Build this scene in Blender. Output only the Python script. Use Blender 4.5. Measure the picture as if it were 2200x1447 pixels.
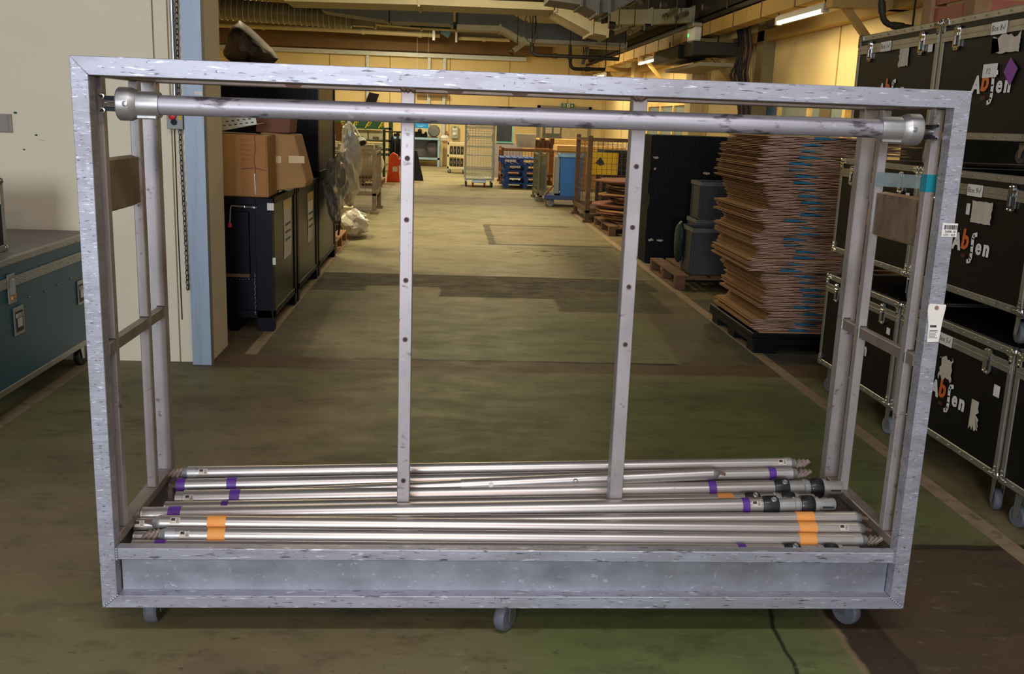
import bpy, bmesh, math, random
from mathutils import Vector, Matrix
R = math.radians
rnd = random.Random(7)
for o in list(bpy.data.objects): bpy.data.objects.remove(o)
S = bpy.context.scene
C = S.collection

# ---------------------------------------------------------------- camera
FPX, PITCH, YAW, ROLL, CAMH = 2100.0, R(12.5), R(4.07), R(2.09), 1.6
fw = Vector((math.sin(YAW)*math.cos(PITCH), math.cos(YAW)*math.cos(PITCH), -math.sin(PITCH)))
r0 = Vector((math.cos(YAW), -math.sin(YAW), 0)); u0 = r0.cross(fw)
rt = math.cos(ROLL)*r0 + math.sin(ROLL)*u0; up = -math.sin(ROLL)*r0 + math.cos(ROLL)*u0
cd = bpy.data.cameras.new('camera'); cam = bpy.data.objects.new('camera', cd); C.objects.link(cam)
cd.sensor_width = 36; cd.lens = 36*FPX/2200; cd.clip_start = .05; cd.clip_end = 200
cam.matrix_world = Matrix(((rt.x, up.x, -fw.x, 0), (rt.y, up.y, -fw.y, 0), (rt.z, up.z, -fw.z, CAMH), (0, 0, 0, 1)))
S.camera = cam
def U(px, py, X=None, Y=None, Z=None):
    """the point of the place seen at a pixel of the photograph, on a known plane"""
    d = fw*FPX + rt*(px-1100) - up*(py-723.5)
    if X is not None: t = X/d.x
    elif Y is not None: t = Y/d.y
    else: t = (Z-CAMH)/d.z
    return Vector((0, 0, CAMH)) + d*t

# ---------------------------------------------------------------- light
S.view_settings.view_transform = 'Standard'; S.view_settings.look = 'None'
S.view_settings.gamma = 1; S.view_settings.use_curve_mapping = False
S.view_settings.exposure = 0.0
W = bpy.data.worlds.new('hall'); S.world = W; W.use_nodes = True
W.node_tree.nodes['Background'].inputs[0].default_value = (.80, .86, 1.0, 1)
W.node_tree.nodes['Background'].inputs[1].default_value = .60
def area(name, loc, rot, sx, sy, power, col, spread=180):
    l = bpy.data.lights.new(name, 'AREA'); l.shape = 'RECTANGLE'; l.size = sx; l.size_y = sy
    l.energy = power; l.color = col; l.spread = R(spread)
    o = bpy.data.objects.new(name, l); C.objects.link(o); o.location = loc; o.rotation_euler = rot
    return o
COOL = (.80, .89, 1.0); WARM = (1.0, .82, .50)
area('dock_door_daylight', (-1.6, -7.5, 2.5), (R(88), 0, 0), 1.9, 2.2, 590, COOL)
area('near_ceiling_tube', (.3, .2, 4.4), (R(12), 0, 0), 3.2, .5, 95, (.95, .95, 1.0))
area('near_warm_lamp', (-.15, -1.1, 3.0), (R(38), 0, 0), .3, .3, 26, (1.0, .62, .46))
area('near_ceiling_tube', (3.2, 4.6, 4.6), (0, R(25), 0), 1.2, 3.0, 16, (1.0, .90, .74))
for (x, y, z, p) in [(-2.5, 13, 4.7, 150), (.3, 14.6, 4.6, 190), (-4.5, 25.6, 4.3, 280), (1.5, 26.0, 4.3, 330), (-1.5, 30.5, 4.3, 260)]:
    area('far_ceiling_tube', (x, y, z), (0, 0, 0), 1.5, .8, p, WARM)

# ---------------------------------------------------------------- materials
def lin(c):
    return tuple(((v/255)/12.92 if v/255 <= .04045 else ((v/255+.055)/1.055)**2.4) for v in c)
MATS = {}
def mat(name, col, rough=.6, metal=0., var=.18, scale=6., stretch=(1, 1, 1), bump=0., spec=.5, alpha=1., trans=0., emit=None, marks=None, rvar=.08, detail=5, coat=0.):
    if name in MATS: return MATS[name]
    m = bpy.data.materials.new(name); m.use_nodes = True; MATS[name] = m
    nt = m.node_tree; N = nt.nodes; L = nt.links; b = N['Principled BSDF']
    c = lin(col)
    b.inputs['Roughness'].default_value = rough; b.inputs['Metallic'].default_value = metal
    b.inputs['Specular IOR Level'].default_value = spec
    b.inputs['Alpha'].default_value = alpha; b.inputs['Transmission Weight'].default_value = trans
    b.inputs['Coat Weight'].default_value = coat
    if emit:
        b.inputs['Emission Color'].default_value = (*lin(emit[0]), 1); b.inputs['Emission Strength'].default_value = emit[1]
    tc = N.new('ShaderNodeTexCoord'); mp = N.new('ShaderNodeMapping'); mp.inputs['Scale'].default_value = stretch
    L.new(tc.outputs['Object'], mp.inputs['Vector'])
    no = N.new('ShaderNodeTexNoise'); no.inputs['Scale'].default_value = scale; no.inputs['Detail'].default_value = detail; no.inputs['Roughness'].default_value = .62
    L.new(mp.outputs[0], no.inputs['Vector'])
    rp = N.new('ShaderNodeValToRGB'); L.new(no.outputs['Fac'], rp.inputs['Fac'])
    rp.color_ramp.elements[0].position = .28; rp.color_ramp.elements[1].position = .72
    rp.color_ramp.elements[0].color = (*[v*(1-var) for v in c], 1); rp.color_ramp.elements[1].color = (*[min(1, v*(1+var)) for v in c], 1)
    last = rp.outputs['Color']
    for mk in (marks or []):       # (colour, scale, stretch, low, high, strength): worn or dirty marks
        mp2 = N.new('ShaderNodeMapping'); mp2.inputs['Scale'].default_value = mk[2]; mp2.inputs['Location'].default_value = (mk[1]*.37, 1.7, mk[1]*.11)
        L.new(tc.outputs['Object'], mp2.inputs['Vector'])
        n2 = N.new('ShaderNodeTexNoise'); n2.inputs['Scale'].default_value = mk[1]; n2.inputs['Detail'].default_value = 6; n2.inputs['Roughness'].default_value = .6
        L.new(mp2.outputs[0], n2.inputs['Vector'])
        mr = N.new('ShaderNodeMapRange'); mr.inputs['From Min'].default_value = mk[3]; mr.inputs['From Max'].default_value = mk[4]; mr.inputs['To Max'].default_value = mk[5]
        L.new(n2.outputs['Fac'], mr.inputs['Value'])
        mx = N.new('ShaderNodeMix'); mx.data_type = 'RGBA'; L.new(mr.outputs[0], mx.inputs[0]); L.new(last, mx.inputs[6]); mx.inputs[7].default_value = (*lin(mk[0]), 1)
        last = mx.outputs[2]
    L.new(last, b.inputs['Base Color'])
    if rvar:
        mr = N.new('ShaderNodeMapRange'); mr.inputs['To Min'].default_value = max(.03, rough-rvar); mr.inputs['To Max'].default_value = min(1, rough+rvar)
        L.new(no.outputs['Fac'], mr.inputs['Value']); L.new(mr.outputs[0], b.inputs['Roughness'])
    if bump:
        bp = N.new('ShaderNodeBump'); bp.inputs['Strength'].default_value = bump; bp.inputs['Distance'].default_value = .01
        L.new(no.outputs['Fac'], bp.inputs['Height']); L.new(bp.outputs[0], b.inputs['Normal'])
    return m
DARKM = (52, 44, 46)
def alu(name, st, rough=.52, col=(172, 172, 182), k=1.):
    return mat(name, col, rough, .62, .16, 9, st, .10, marks=[
        ((118, 100, 88), 3.5, (1, 1, 1), .54, .74, .5*k), ((150, 148, 158), 22, st, .52, .60, .5*k), (DARKM, 95, st, .60, .66, .75*k), ((236, 238, 248), 70, st, .60, .66, .75*k), (DARKM, 60, (1, 1, 1), .66, .70, .7*k)])
A_H = alu('aluminium_scuffed_along', (.22, 1, 1.5)); A_V = alu('aluminium_scuffed_across', (.6, 1, 2.8))
A_P = mat('aluminium_galvanised_sheet', (160, 162, 172), .45, .68, .2, 7, (1, 1, 1), .08, marks=[((214, 216, 226), 55, (1, 1, 1), .62, .68, .6), ((96, 92, 94), 5, (.4, 1, 1), .56, .75, .45), ((150, 122, 110), 2.5, (.6, 1, 1), .60, .78, .4)])
A_B = mat('aluminium_dusty_brown', (150, 138, 130), .48, .6, .18, 6, (1, 1, .4), .05, marks=[((92, 72, 56), 4, (1, 1, .5), .52, .72, .6), (DARKM, 60, (1, 1, 1), .66, .72, .6)])
A_PL = mat('aluminium_plate_smeared', (136, 116, 98), .5, .45, .22, 9, (1, 2.5, 1), .05, marks=[((84, 66, 54), 14, (1, 1.5, 1), .58, .66, .7)])
A_BAR = mat('aluminium_bar_matt', (176, 167, 167), .45, .6, .12, 14, (1, 1, .5), .05, marks=[((104, 84, 84), 26, (1, 1, 1.2), .63, .70, .7)])
POLE = mat('anodised_pole', (190, 182, 176), .36, .8, .07, 10, (.15, 1, 1), .02, marks=[((110, 100, 92), 50, (.6, 1, 1), .70, .74, .5)])
POLE2 = mat('worn_steel_pole', (172, 168, 176), .46, .5, .14, 9, (.3, 1, 1), .05, marks=[((58, 50, 54), 26, (.35, 1, 1), .56, .64, .8), ((214, 212, 220), 40, (.5, 1, 1), .64, .70, .5)])
CAST = mat('cast_aluminium', (172, 170, 168), .42, .7, .12, 12, bump=.05, marks=[((96, 92, 84), 9, (1, 1, 1), .58, .75, .5)])
STEEL = mat('zinc_steel', (170, 172, 176), .3, .85, .12, 20); CHROME = mat('latch_chrome', (196, 196, 192), .16, .95, .1, 20)
EDGE = mat('case_edge_aluminium', (158, 154, 142), .42, .7, .14, 10, marks=[((92, 86, 74), 12, (1, 1, 1), .58, .75, .5)])
CASE = mat('case_black_laminate', (17, 14, 13), .5, 0, .3, 4, bump=.02, spec=.16, marks=[((70, 64, 58), 30, (1, 1, .2), .70, .76, .4)])
BLUEC = mat('case_teal_laminate', (38, 82, 98), .45, 0, .14, 5, bump=.03, marks=[((100, 110, 108), 24, (1, 1, .2), .72, .77, .4)])
GREYT = mat('case_grey_top', (128, 122, 114), .6, 0, .1, 7)
BLACK = mat('black_rubber', (20, 20, 22), .5, 0, .3, 12, coat=.2); BLACKP = mat('black_plastic', (12, 13, 18), .45, 0, .3, 8, bump=.03, spec=.2)
GREYR = mat('grey_rubber', (92, 94, 102), .6, 0, .18, 14, bump=.05, marks=[((72, 58, 50), 12, (1, 1, 1), .56, .7, .5)])
RUST = mat('rusty_hub', (110, 84, 70), .6, .3, .35, 24, bump=.1)
PURPLE = mat('purple_tape', (84, 42, 132), .42, 0, .1, 10, bump=.05); ORANGE = mat('orange_tape', (226, 150, 72), .55, 0, .08, 10, bump=.08)
TEAL = mat('teal_tape', (0, 128, 146), .45, 0, .06, 10); PAPER = mat('white_paper', (226, 220, 210), .7, 0, .06, 10); PAPER2 = mat('torn_paper', (196, 184, 166), .75, 0, .12, 16, bump=.06)
INK = mat('black_ink', (30, 28, 30), .6, 0, .1, 10); LOGOW = mat('logo_white', (228, 224, 216), .5, 0, .05, 10); LOGOO = mat('logo_orange', (214, 98, 30), .5, 0, .05, 10); LOGOB = mat('logo_brown', (108, 50, 26), .5, 0, .05, 10)
STKP = mat('purple_sticker', (122, 52, 142), .5, 0, .05, 10)
CLEAR = mat('clear_tape', (186, 208, 212), .2, 0, .1, 12, alpha=.55); RED = mat('red_plastic', (196, 36, 34), .4, 0, .1, 10)
CARD = mat('cardboard', (176, 132, 80), .8, 0, .12, 5, bump=.05); CARDP = mat('cardboard_pinkish', (196, 150, 120), .8, 0, .1, 5, bump=.04); CARDD = mat('cardboard_brown', (124, 80, 62), .8, 0, .15, 6)
CORR_LIT = mat('carton_edge_lit', (196, 160, 138), .9, 0, .3, 40, (.6, .6, 5), .5, marks=[((84, 56, 36), 18, (.4, .4, 5), .60, .68, .7)])  # corrugated edge, with the cool daylight on it put into the colour
PTAPE = mat('parcel_tape', (206, 170, 92), .3, 0, .1, 12)
CRATE = mat('crate_blue_black_steel', (9, 12, 22), .46, 0, .35, 6, spec=.14, bump=.06, marks=[((96, 104, 118), 26, (1, 1, 1), .70, .75, .6), ((78, 58, 42), 8, (1, 1, 1), .68, .76, .5)])
CRATES = mat('crate_olive_black_sheet', (26, 26, 16), .34, 0, .35, 2.2, (1, 1, .35), .10, spec=.2)
WOOD = mat('pallet_wood', (150, 112, 76), .8, 0, .25, 7, (1, .3, 1), .12); WOODD = mat('pallet_wood_dark', (104, 74, 50), .85, 0, .3, 7, (1, .3, 1), .12)
WOODR = mat('reddish_wood', (160, 92, 72), .7, 0, .2, 9, (.3, 1, 1), .1)
PALB = mat('pallet_blue_paint', (16, 66, 142), .55, 0, .25, 8, bump=.06, marks=[((120, 112, 100), 16, (1, 1, 1), .64, .72, .6)])
BINB = mat('bin_blue_plastic', (20, 92, 168), .4, 0, .12, 5); BINPANEL = mat('bin_grey_panel', (120, 126, 128), .5, .3, .15, 6)
BROWNST = mat('cage_brown_paint', (86, 60, 40), .55, .2, .3, 12); GALV = mat('cage_galvanised', (196, 202, 198), .45, .2, .15, 12)
GREYPL = mat('grey_tote_plastic', (54, 56, 60), .5, 0, .12, 8); GREENP = mat('green_sack', (16, 44, 38), .6, 0, .2, 10)
WALLN = mat('wall_cream_paint', (234, 220, 192), .8, 0, .05, 1.2, bump=.02, marks=[((150, 132, 104), 5, (1, 1, 1), .70, .80, .35)])
WALLF = mat('wall_far_cream_paint', (224, 202, 148), .8, 0, .05, 1.0)
CEIL = mat('ceiling_dark', (64, 58, 44), .9, 0, .3, 2); DUCT = mat('duct_galvanised', (128, 124, 108), .5, .4, .2, 5, marks=[((88, 80, 62), 3, (1, 1, 1), .52, .72, .5)])
DUCTD = mat('duct_grey', (92, 92, 90), .6, .3, .2, 5); DUCTC = mat('duct_cream', (164, 156, 128), .7, 0, .1, 4); PIPED = mat('pipe_dark', (54, 48, 38), .6, .2, .3, 8); BEAMB = mat('beam_brown', (112, 84, 50), .7, 0, .15, 3)
PIPEC = mat('pipe_cream', (188, 176, 138), .6, .1, .12, 6); TRAYY = mat('trunking_cream', (182, 150, 86), .7, 0, .08, 4)
TUBE = mat('lamp_tube_lit', (255, 236, 190), .5, emit=((255, 238, 196), 9.0)); LED = mat('led_green', (40, 220, 90), .5, emit=((40, 230, 90), 3.0))
COLUMN = mat('column_galvanised_blue', (150, 160, 172), .5, .5, .1, 3, (6, 6, .3), .04, marks=[((108, 122, 138), 8, (4, 4, .2), .55, .75, .5)])
CHAINM = mat('chain_steel', (74, 72, 72), .4, .8, .2, 20); BOXG = mat('control_box_grey', (150, 152, 150), .5, 0, .06, 8)
GLASS = mat('window_glass', (150, 170, 176), .08, 0, .05, 4, alpha=.55); WHITEP = mat('white_plastic', (222, 220, 212), .5, 0, .05, 8)
BENCH = mat('bench_pale_blue', (140, 174, 200), .5, .1, .1, 8); BENCHG = mat('bench_grey_board', (132, 128, 134), .7, 0, .1, 6)
CREAMP = mat('trolley_cream_paint', (206, 200, 164), .5, .1, .08, 8); GREEN = mat('banner_green', (22, 70, 44), .6, 0, .1, 8); YEL = mat('banner_yellow', (214, 188, 40), .6, 0, .08, 8); YELS = mat('sign_yellow', (208, 172, 28), .6, 0, .08, 8)
EXITG = mat('exit_sign_green', (22, 96, 58), .5, 0, .05, 8); SIGNB = mat('sign_blue', (0, 138, 222), .5, 0, .08, 8); HIVIS = mat('orange_fabric', (226, 80, 32), .6, 0, .1, 8)
WRAP = mat('stretch_wrap', (212, 206, 190), .22, 0, .25, 7, alpha=.82); WRAPD = mat('clear_film_dark', (112, 112, 118), .10, 0, .5, 9, alpha=.62); WRAPW = mat('wrapped_goods', (206, 196, 166), .4, 0, .15, 6, bump=.4)
NET = mat('dark_net', (22, 28, 32), .7, 0, .3, 12); BAG = mat('brown_black_sack', (92, 78, 62), .55, 0, .35, 4, bump=.4, marks=[((30, 27, 26), 4, (1, 1, .6), .46, .54, .95)])
LINEP = mat('floor_line_paint', (150, 128, 100), .7, 0, .2, 12, marks=[((84, 72, 54), 9, (1, 1, 1), .56, .66, .6)])

# ---------------------------------------------------------------- mesh helpers
class MB:
    def __init__(s): s.v = []; s.f = []
    def box(s, x0, x1, y0, y1, z0, z1, m=None):
        a = len(s.v); P = [(x, y, z) for z in (z0, z1) for y in (y0, y1) for x in (x0, x1)]
        s.v += [tuple(m @ Vector(p)) for p in P] if m else P
        s.f += [tuple(a+i for i in q) for q in ((0, 2, 3, 1), (4, 5, 7, 6), (0, 1, 5, 4), (2, 6, 7, 3), (0, 4, 6, 2), (1, 3, 7, 5))]
        return s
    def cbox(s, c, sz, m=None):
        return s.box(c[0]-sz[0]/2, c[0]+sz[0]/2, c[1]-sz[1]/2, c[1]+sz[1]/2, c[2]-sz[2]/2, c[2]+sz[2]/2, m)
    def poly(s, pts, d):            # prism: polygon swept by vector d
        a = len(s.v); n = len(pts); d = Vector(d)
        s.v += [tuple(p) for p in pts] + [tuple(Vector(p)+d) for p in pts]
        s.f += [tuple(range(a+n-1, a-1, -1)), tuple(range(a+n, a+2*n))]
        s.f += [(a+i, a+(i+1) % n, a+n+(i+1) % n, a+n+i) for i in range(n)]
        return s
    def lathe(s, p, ax, prof, n=16):   # prof = [(distance along axis, radius)]
        ax = Vector(ax).normalized(); p = Vector(p); e1 = ax.orthogonal().normalized(); e2 = ax.cross(e1); a = len(s.v)
        for (t, r) in prof:
            for i in range(n):
                w = 2*math.pi*i/n; s.v.append(tuple(p+ax*t+e1*(r*math.cos(w))+e2*(r*math.sin(w))))
        for k in range(len(prof)-1):
            for i in range(n): s.f.append((a+k*n+i, a+k*n+(i+1) % n, a+(k+1)*n+(i+1) % n, a+(k+1)*n+i))
        s.f.append(tuple(a+i for i in range(n-1, -1, -1))); s.f.append(tuple(a+(len(prof)-1)*n+i for i in range(n)))
        return s
    def tube(s, p, q, r, n=10, r2=None):
        p = Vector(p); q = Vector(q); return s.lathe(p, q-p, [(0, r), ((q-p).length, r if r2 is None else r2)], n)
    def path(s, pts, r, n=8):        # bent tube through points
        pts = [Vector(p) for p in pts]; a = len(s.v); e = None
        for k, p in enumerate(pts):
            d = ((pts[min(k+1, len(pts)-1)]-p).normalized()+(p-pts[max(k-1, 0)]).normalized()).normalized()
            e = d.orthogonal().normalized() if e is None else (e-d*e.dot(d)).normalized()
            g = d.cross(e)
            for i in range(n):
                w = 2*math.pi*i/n; s.v.append(tuple(p+e*(r*math.cos(w))+g*(r*math.sin(w))))
        for k in range(len(pts)-1):
            for i in range(n): s.f.append((a+k*n+i, a+k*n+(i+1) % n, a+(k+1)*n+(i+1) % n, a+(k+1)*n+i))
        s.f.append(tuple(a+i for i in range(n-1, -1, -1))); s.f.append(tuple(a+(len(pts)-1)*n+i for i in range(n)))
        return s
    def ball(s, c, r, sc=(1, 1, 1), n=10, m=6):
        a = len(s.v); c = Vector(c)
        for j in range(m+1):
            t = math.pi*j/m
            for i in range(n):
                w = 2*math.pi*i/n
                s.v.append((c.x+r*sc[0]*math.sin(t)*math.cos(w), c.y+r*sc[1]*math.sin(t)*math.sin(w), c.z+r*sc[2]*math.cos(t)))
        for j in range(m):
            for i in range(n): s.f.append((a+j*n+i, a+(j+1)*n+i, a+(j+1)*n+(i+1) % n, a+j*n+(i+1) % n))
        return s
    def add(s, me_v, me_f):
        a = len(s.v); s.v += me_v; s.f += [tuple(a+i for i in f) for f in me_f]; return s
    def mesh(s, name, bevel=0, smooth=False, off=None):
        me = bpy.data.meshes.new(name)
        v = s.v if off is None else [(p[0]-off[0], p[1]-off[1], p[2]-off[2]) for p in s.v]
        me.from_pydata(v, [], s.f)
        bm = bmesh.new(); bm.from_mesh(me)
        bmesh.ops.remove_doubles(bm, verts=bm.verts, dist=1e-6)
        if bevel: bmesh.ops.bevel(bm, geom=list(bm.edges), offset=bevel, segments=1, affect='EDGES', clamp_overlap=True)
        bmesh.ops.recalc_face_normals(bm, faces=bm.faces)
        bm.to_mesh(me); bm.free()
        if smooth:
            me.polygons.foreach_set('use_smooth', [True]*len(me.polygons))
            try: me.set_sharp_from_angle(angle=R(38))
            except Exception: pass
        return me
def base_of(p):
    while p.parent: p = p.parent
    return p.location
def obj(name, me, m, parent=None):
    o = bpy.data.objects.new(name, me); C.objects.link(o)
    if m and not me.materials: me.materials.append(m)
    if parent: o.parent = parent
    return o
def part(name, mb, m, parent, bevel=0, smooth=False, world=False, label=None):
    o = obj(name, mb.mesh(name, bevel, smooth, base_of(parent) if world else None), m, parent)
    if label: o['label'] = label
    return o
def thing(name, label, cat, loc=(0, 0, 0), rz=0, group=None):
    o = bpy.data.objects.new(name, None); C.objects.link(o); o.empty_display_size = .1
    o.location = loc; o.rotation_euler = (0, 0, rz); o['label'] = label; o['category'] = cat
    if group: o['group'] = group
    return o
def single(name, mb, m, label, cat, group=None, bevel=0, smooth=False, loc=(0, 0, 0), rz=0):
    o = obj(name, mb.mesh(name, bevel, smooth), m); o.location = loc; o.rotation_euler = (0, 0, rz)
    o['label'] = label; o['category'] = cat
    if group: o['group'] = group
    return o
def struct(name, mb, m, parent=None, bevel=0, smooth=False):
    o = obj(name, mb.mesh(name, bevel, smooth), m, parent)
    if not parent: o['kind'] = 'structure'
    return o
def dup(root, loc, rz=0, label=None, group=None, parent=None):
    r = root.copy(); C.objects.link(r); r.parent = parent
    if parent is None: r.location = loc; r.rotation_euler = (0, 0, rz)
    if label: r['label'] = label
    if group: r['group'] = group
    for ch in root.children: dup(ch, None, parent=r)
    return r
TXT = {}
def text(s, size, off=0., shear=0.):
    """flat letter outlines as vertices and faces, centred on x, baseline at 0"""
    k = (s, size, off, shear)
    if k not in TXT:
        cu = bpy.data.curves.new('lettering', 'FONT'); cu.body = s; cu.size = size; cu.offset = off; cu.shear = shear
        cu.align_x = 'CENTER'; cu.extrude = 0.0006; cu.resolution_u = 3
        o = bpy.data.objects.new('lettering', cu); C.objects.link(o); bpy.context.view_layer.update()
        me = bpy.data.meshes.new_from_object(o.evaluated_get(bpy.context.evaluated_depsgraph_get()))
        TXT[k] = ([tuple(v.co) for v in me.vertices], [tuple(p.vertices) for p in me.polygons])
        bpy.data.objects.remove(o); bpy.data.curves.remove(cu); bpy.data.meshes.remove(me)
    return TXT[k]
def text_mb(s, size, m, off=0., shear=0., mb=None):
    v, f = text(s, size, off, shear); mb = mb or MB()
    return mb.add([tuple(m @ Vector(p)) for p in v], f)
def frame_m(o, ux, uy):            # matrix: local x -> ux, y -> uy, z -> outward
    ux = Vector(ux); uy = Vector(uy); uz = ux.cross(uy)
    return Matrix(((ux.x, uy.x, uz.x, o[0]), (ux.y, uy.y, uz.y, o[1]), (ux.z, uy.z, uz.z, o[2]), (0, 0, 0, 1)))
def caster(parent, x, y, ztop, r=.045, w=.035, yaw=0., tread=None, hub=None, fork=None):
    """a swivel castor hanging from ztop down to its tread; wheel and hub are its sub-parts"""
    tread = tread or GREYR; hub = hub or BLACKP; fork = fork or STEEL
    m = Matrix.Translation((x, y, ztop)) @ Matrix.Rotation(yaw, 4, 'Z')
    h = ztop - r*1.0 - CAST_FLOOR[0]
    cz = -(ztop - CAST_FLOOR[0] - r)
    tr = .022
    b = MB(); b.cbox((0, 0, -.003), (.075, .06, .006), m)
    b.cbox((tr*.4, 0, cz*.2), (.045, w+.014, .012), m)
    for sgn in (-1, 1):
        yy = sgn*(w/2+.005)
        b.poly([m @ Vector(p) for p in ((-.022+tr*.3, yy-.002, cz*.1-.004), (.026+tr*.3, yy-.002, cz*.1-.004), (.012+tr, yy-.002, cz-.012), (-.012+tr, yy-.002, cz-.012))], m.to_3x3() @ Vector((0, .004, 0)))
    c = part('caster', b, fork, parent)
    ax = m.to_3x3() @ Vector((0, 1, 0)); o = m @ Vector((tr, 0, cz))
    part('wheel', MB().lathe(o-ax*(w/2), ax, [(0, r*.62), (0, r*.88), (w*.14, r*.97), (w*.3, r), (w*.7, r), (w*.86, r*.97), (w, r*.88), (w, r*.62)], 22), tread, c, smooth=True)
    part('hub', MB().lathe(o-ax*(w/2+.001), ax, [(0, r*.2), (.002, r*.22), (.004, r*.62), (w-.002, r*.62), (w, r*.22), (w+.002, r*.2)], 16), hub, c, smooth=True)
    return c
CAST_FLOOR = [0.]
# ================================================================ the setting
def floor_material():
    m = bpy.data.materials.new('floor_painted_concrete'); m.use_nodes = True; nt = m.node_tree; N = nt.nodes; L = nt.links; b = N['Principled BSDF']
    tc = N.new('ShaderNodeTexCoord'); sep = N.new('ShaderNodeSeparateXYZ'); L.new(tc.outputs['Object'], sep.inputs[0])
    # slightly wavering coordinates so the painted areas have worn borders
    wn = N.new('ShaderNodeTexNoise'); wn.inputs['Scale'].default_value = 5; wn.inputs['Detail'].default_value = 6; L.new(tc.outputs['Object'], wn.inputs['Vector'])
    def math_(op, a, bb, clamp=False):
        n = N.new('ShaderNodeMath'); n.operation = op; n.use_clamp = clamp
        for i, v in enumerate((a, bb)):
            if isinstance(v, (int, float)): n.inputs[i].default_value = v
            else: L.new(v, n.inputs[i])
        return n.outputs[0]
    wob = math_('MULTIPLY', math_('SUBTRACT', wn.outputs['Fac'], .5), .07)
    X = math_('ADD', sep.outputs[0], wob); Y = math_('ADD', sep.outputs[1], wob)
    def step(v, e, w): return math_('ADD', math_('DIVIDE', math_('SUBTRACT', v, e), w), .5, True)
    def rect(x0, x1, y0, y1, w=.02, sk=0.):
        xx = X if not sk else math_('ADD', X, math_('MULTIPLY', Y, sk))
        return math_('MULTIPLY', math_('MULTIPLY', step(xx, x0, w), math_('SUBTRACT', 1., step(xx, x1, w))), math_('MULTIPLY', step(Y, y0, w), math_('SUBTRACT', 1., step(Y, y1, w))))
    def noise(sc, st=(1, 1, 1), det=6, rg=.6):
        mp = N.new('ShaderNodeMapping'); mp.inputs['Scale'].default_value = st; L.new(tc.outputs['Object'], mp.inputs[0])
        n = N.new('ShaderNodeTexNoise'); n.inputs['Scale'].default_value = sc; n.inputs['Detail'].default_value = det; n.inputs['Roughness'].default_value = rg; L.new(mp.outputs[0], n.inputs['Vector']); return n.outputs['Fac']
    def mapr(v, a, bb, c=0., d=1.):
        n = N.new('ShaderNodeMapRange'); n.inputs[1].default_value = a; n.inputs[2].default_value = bb; n.inputs[3].default_value = c; n.inputs[4].default_value = d; L.new(v, n.inputs[0]); return n.outputs[0]
    col = None
    def mix(a, c, f):
        n = N.new('ShaderNodeMix'); n.data_type = 'RGBA'
        if isinstance(f, (int, float)): n.inputs[0].default_value = f
        else: L.new(f, n.inputs[0])
        for i, v in ((6, a), (7, c)):
            if isinstance(v, tuple): n.inputs[i].default_value = (*lin(v), 1)
            else: L.new(v, n.inputs[i])
        return n.outputs[2]
    BR, GR, DK, GY = (128, 114, 84), (112, 120, 74), (34, 34, 33), (74, 73, 69)
    col = mix(BR, GR, mapr(noise(.55, (1, .8, 1)), .46, .58, 0, .5))
    col = mix(col, GR, math_('MULTIPLY', rect(-.35, 2.3, 3.53, 6.15, .5), .5))
    col = mix(col, (94, 112, 62), math_('MULTIPLY', rect(.25, 1.30, 1.0, 3.4, .25), .7))
    col = mix(col, (92, 112, 58), math_('MULTIPLY', rect(.95, 2.25, 3.53, 5.9, .35), .5))
    col = mix(col, (104, 90, 68), math_('MULTIPLY', rect(-6, -.92, 6.42, 8.6, .06), .9))
    col = mix(col, (138, 132, 98), math_('MULTIPLY', rect(-.95, 1.62, 6.45, 9.0, .04), .7))
    col = mix(col, (112, 122, 76), math_('MULTIPLY', rect(-.2, 1.66, 6.45, 8.1, .08), .6))
    col = mix(col, (150, 144, 112), math_('MULTIPLY', rect(-1.25, 2.2, 10.1, 40, .05), .8))  # far floor paler: the hall's lamp light put into the colour
    col = mix(col, GY, math_('MULTIPLY', rect(1.72, 2.3, 6.45, 9, .06, -.06), .8))
    col = mix(col, (84, 74, 62), math_('MULTIPLY', rect(1.25, 1.75, 6.45, 8.6, .04, -.06), .5))
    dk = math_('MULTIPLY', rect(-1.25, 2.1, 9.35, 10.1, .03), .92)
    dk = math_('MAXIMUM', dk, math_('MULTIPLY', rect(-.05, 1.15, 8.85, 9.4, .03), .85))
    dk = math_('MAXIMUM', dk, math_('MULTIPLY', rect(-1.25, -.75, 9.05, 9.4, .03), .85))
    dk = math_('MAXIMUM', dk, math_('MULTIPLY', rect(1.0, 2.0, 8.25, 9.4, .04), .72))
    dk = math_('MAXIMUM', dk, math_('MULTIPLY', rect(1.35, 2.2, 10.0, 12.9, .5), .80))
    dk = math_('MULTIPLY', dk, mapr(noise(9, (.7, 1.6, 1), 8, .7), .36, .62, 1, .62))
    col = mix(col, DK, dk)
    col = mix(col, (120, 106, 82), math_('MULTIPLY', rect(.6, 2.2, 12.86, 15.3, .04), .7))
    col = mix(col, (104, 90, 66), math_('MULTIPLY', rect(-1.0, 2.2, 18.6, 20.6, .08), .7))
    col = mix(col, (104, 80, 60), math_('MULTIPLY', rect(-1.6, 6, 6.14, 6.44, .03), .85))          # brown threshold strip
    col = mix(col, (40, 30, 24), math_('MULTIPLY', rect(-.6, 1.6, 6.405, 6.455, .02), .9))
    col = mix(col, (84, 68, 54), math_('MULTIPLY', rect(1.45, 9, -9, 3.50, .02), .94))             # bare brown area by the cases
    col = mix(col, (60, 46, 40), math_('MULTIPLY', rect(1.31, 1.47, -9, 3.50, .015), .92))
    col = mix(col, (40, 30, 26), math_('MULTIPLY', rect(1.31, 9, 3.485, 3.53, .015), .85))
    col = mix(col, (150, 122, 94), math_('MULTIPLY', rect(1.292, 1.316, -9, 3.2, .012), .6))
    col = mix(col, (36, 32, 26), math_('MULTIPLY', rect(.775, .790, -9, 3.2, .008, -.115), .9))    # crack
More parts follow.
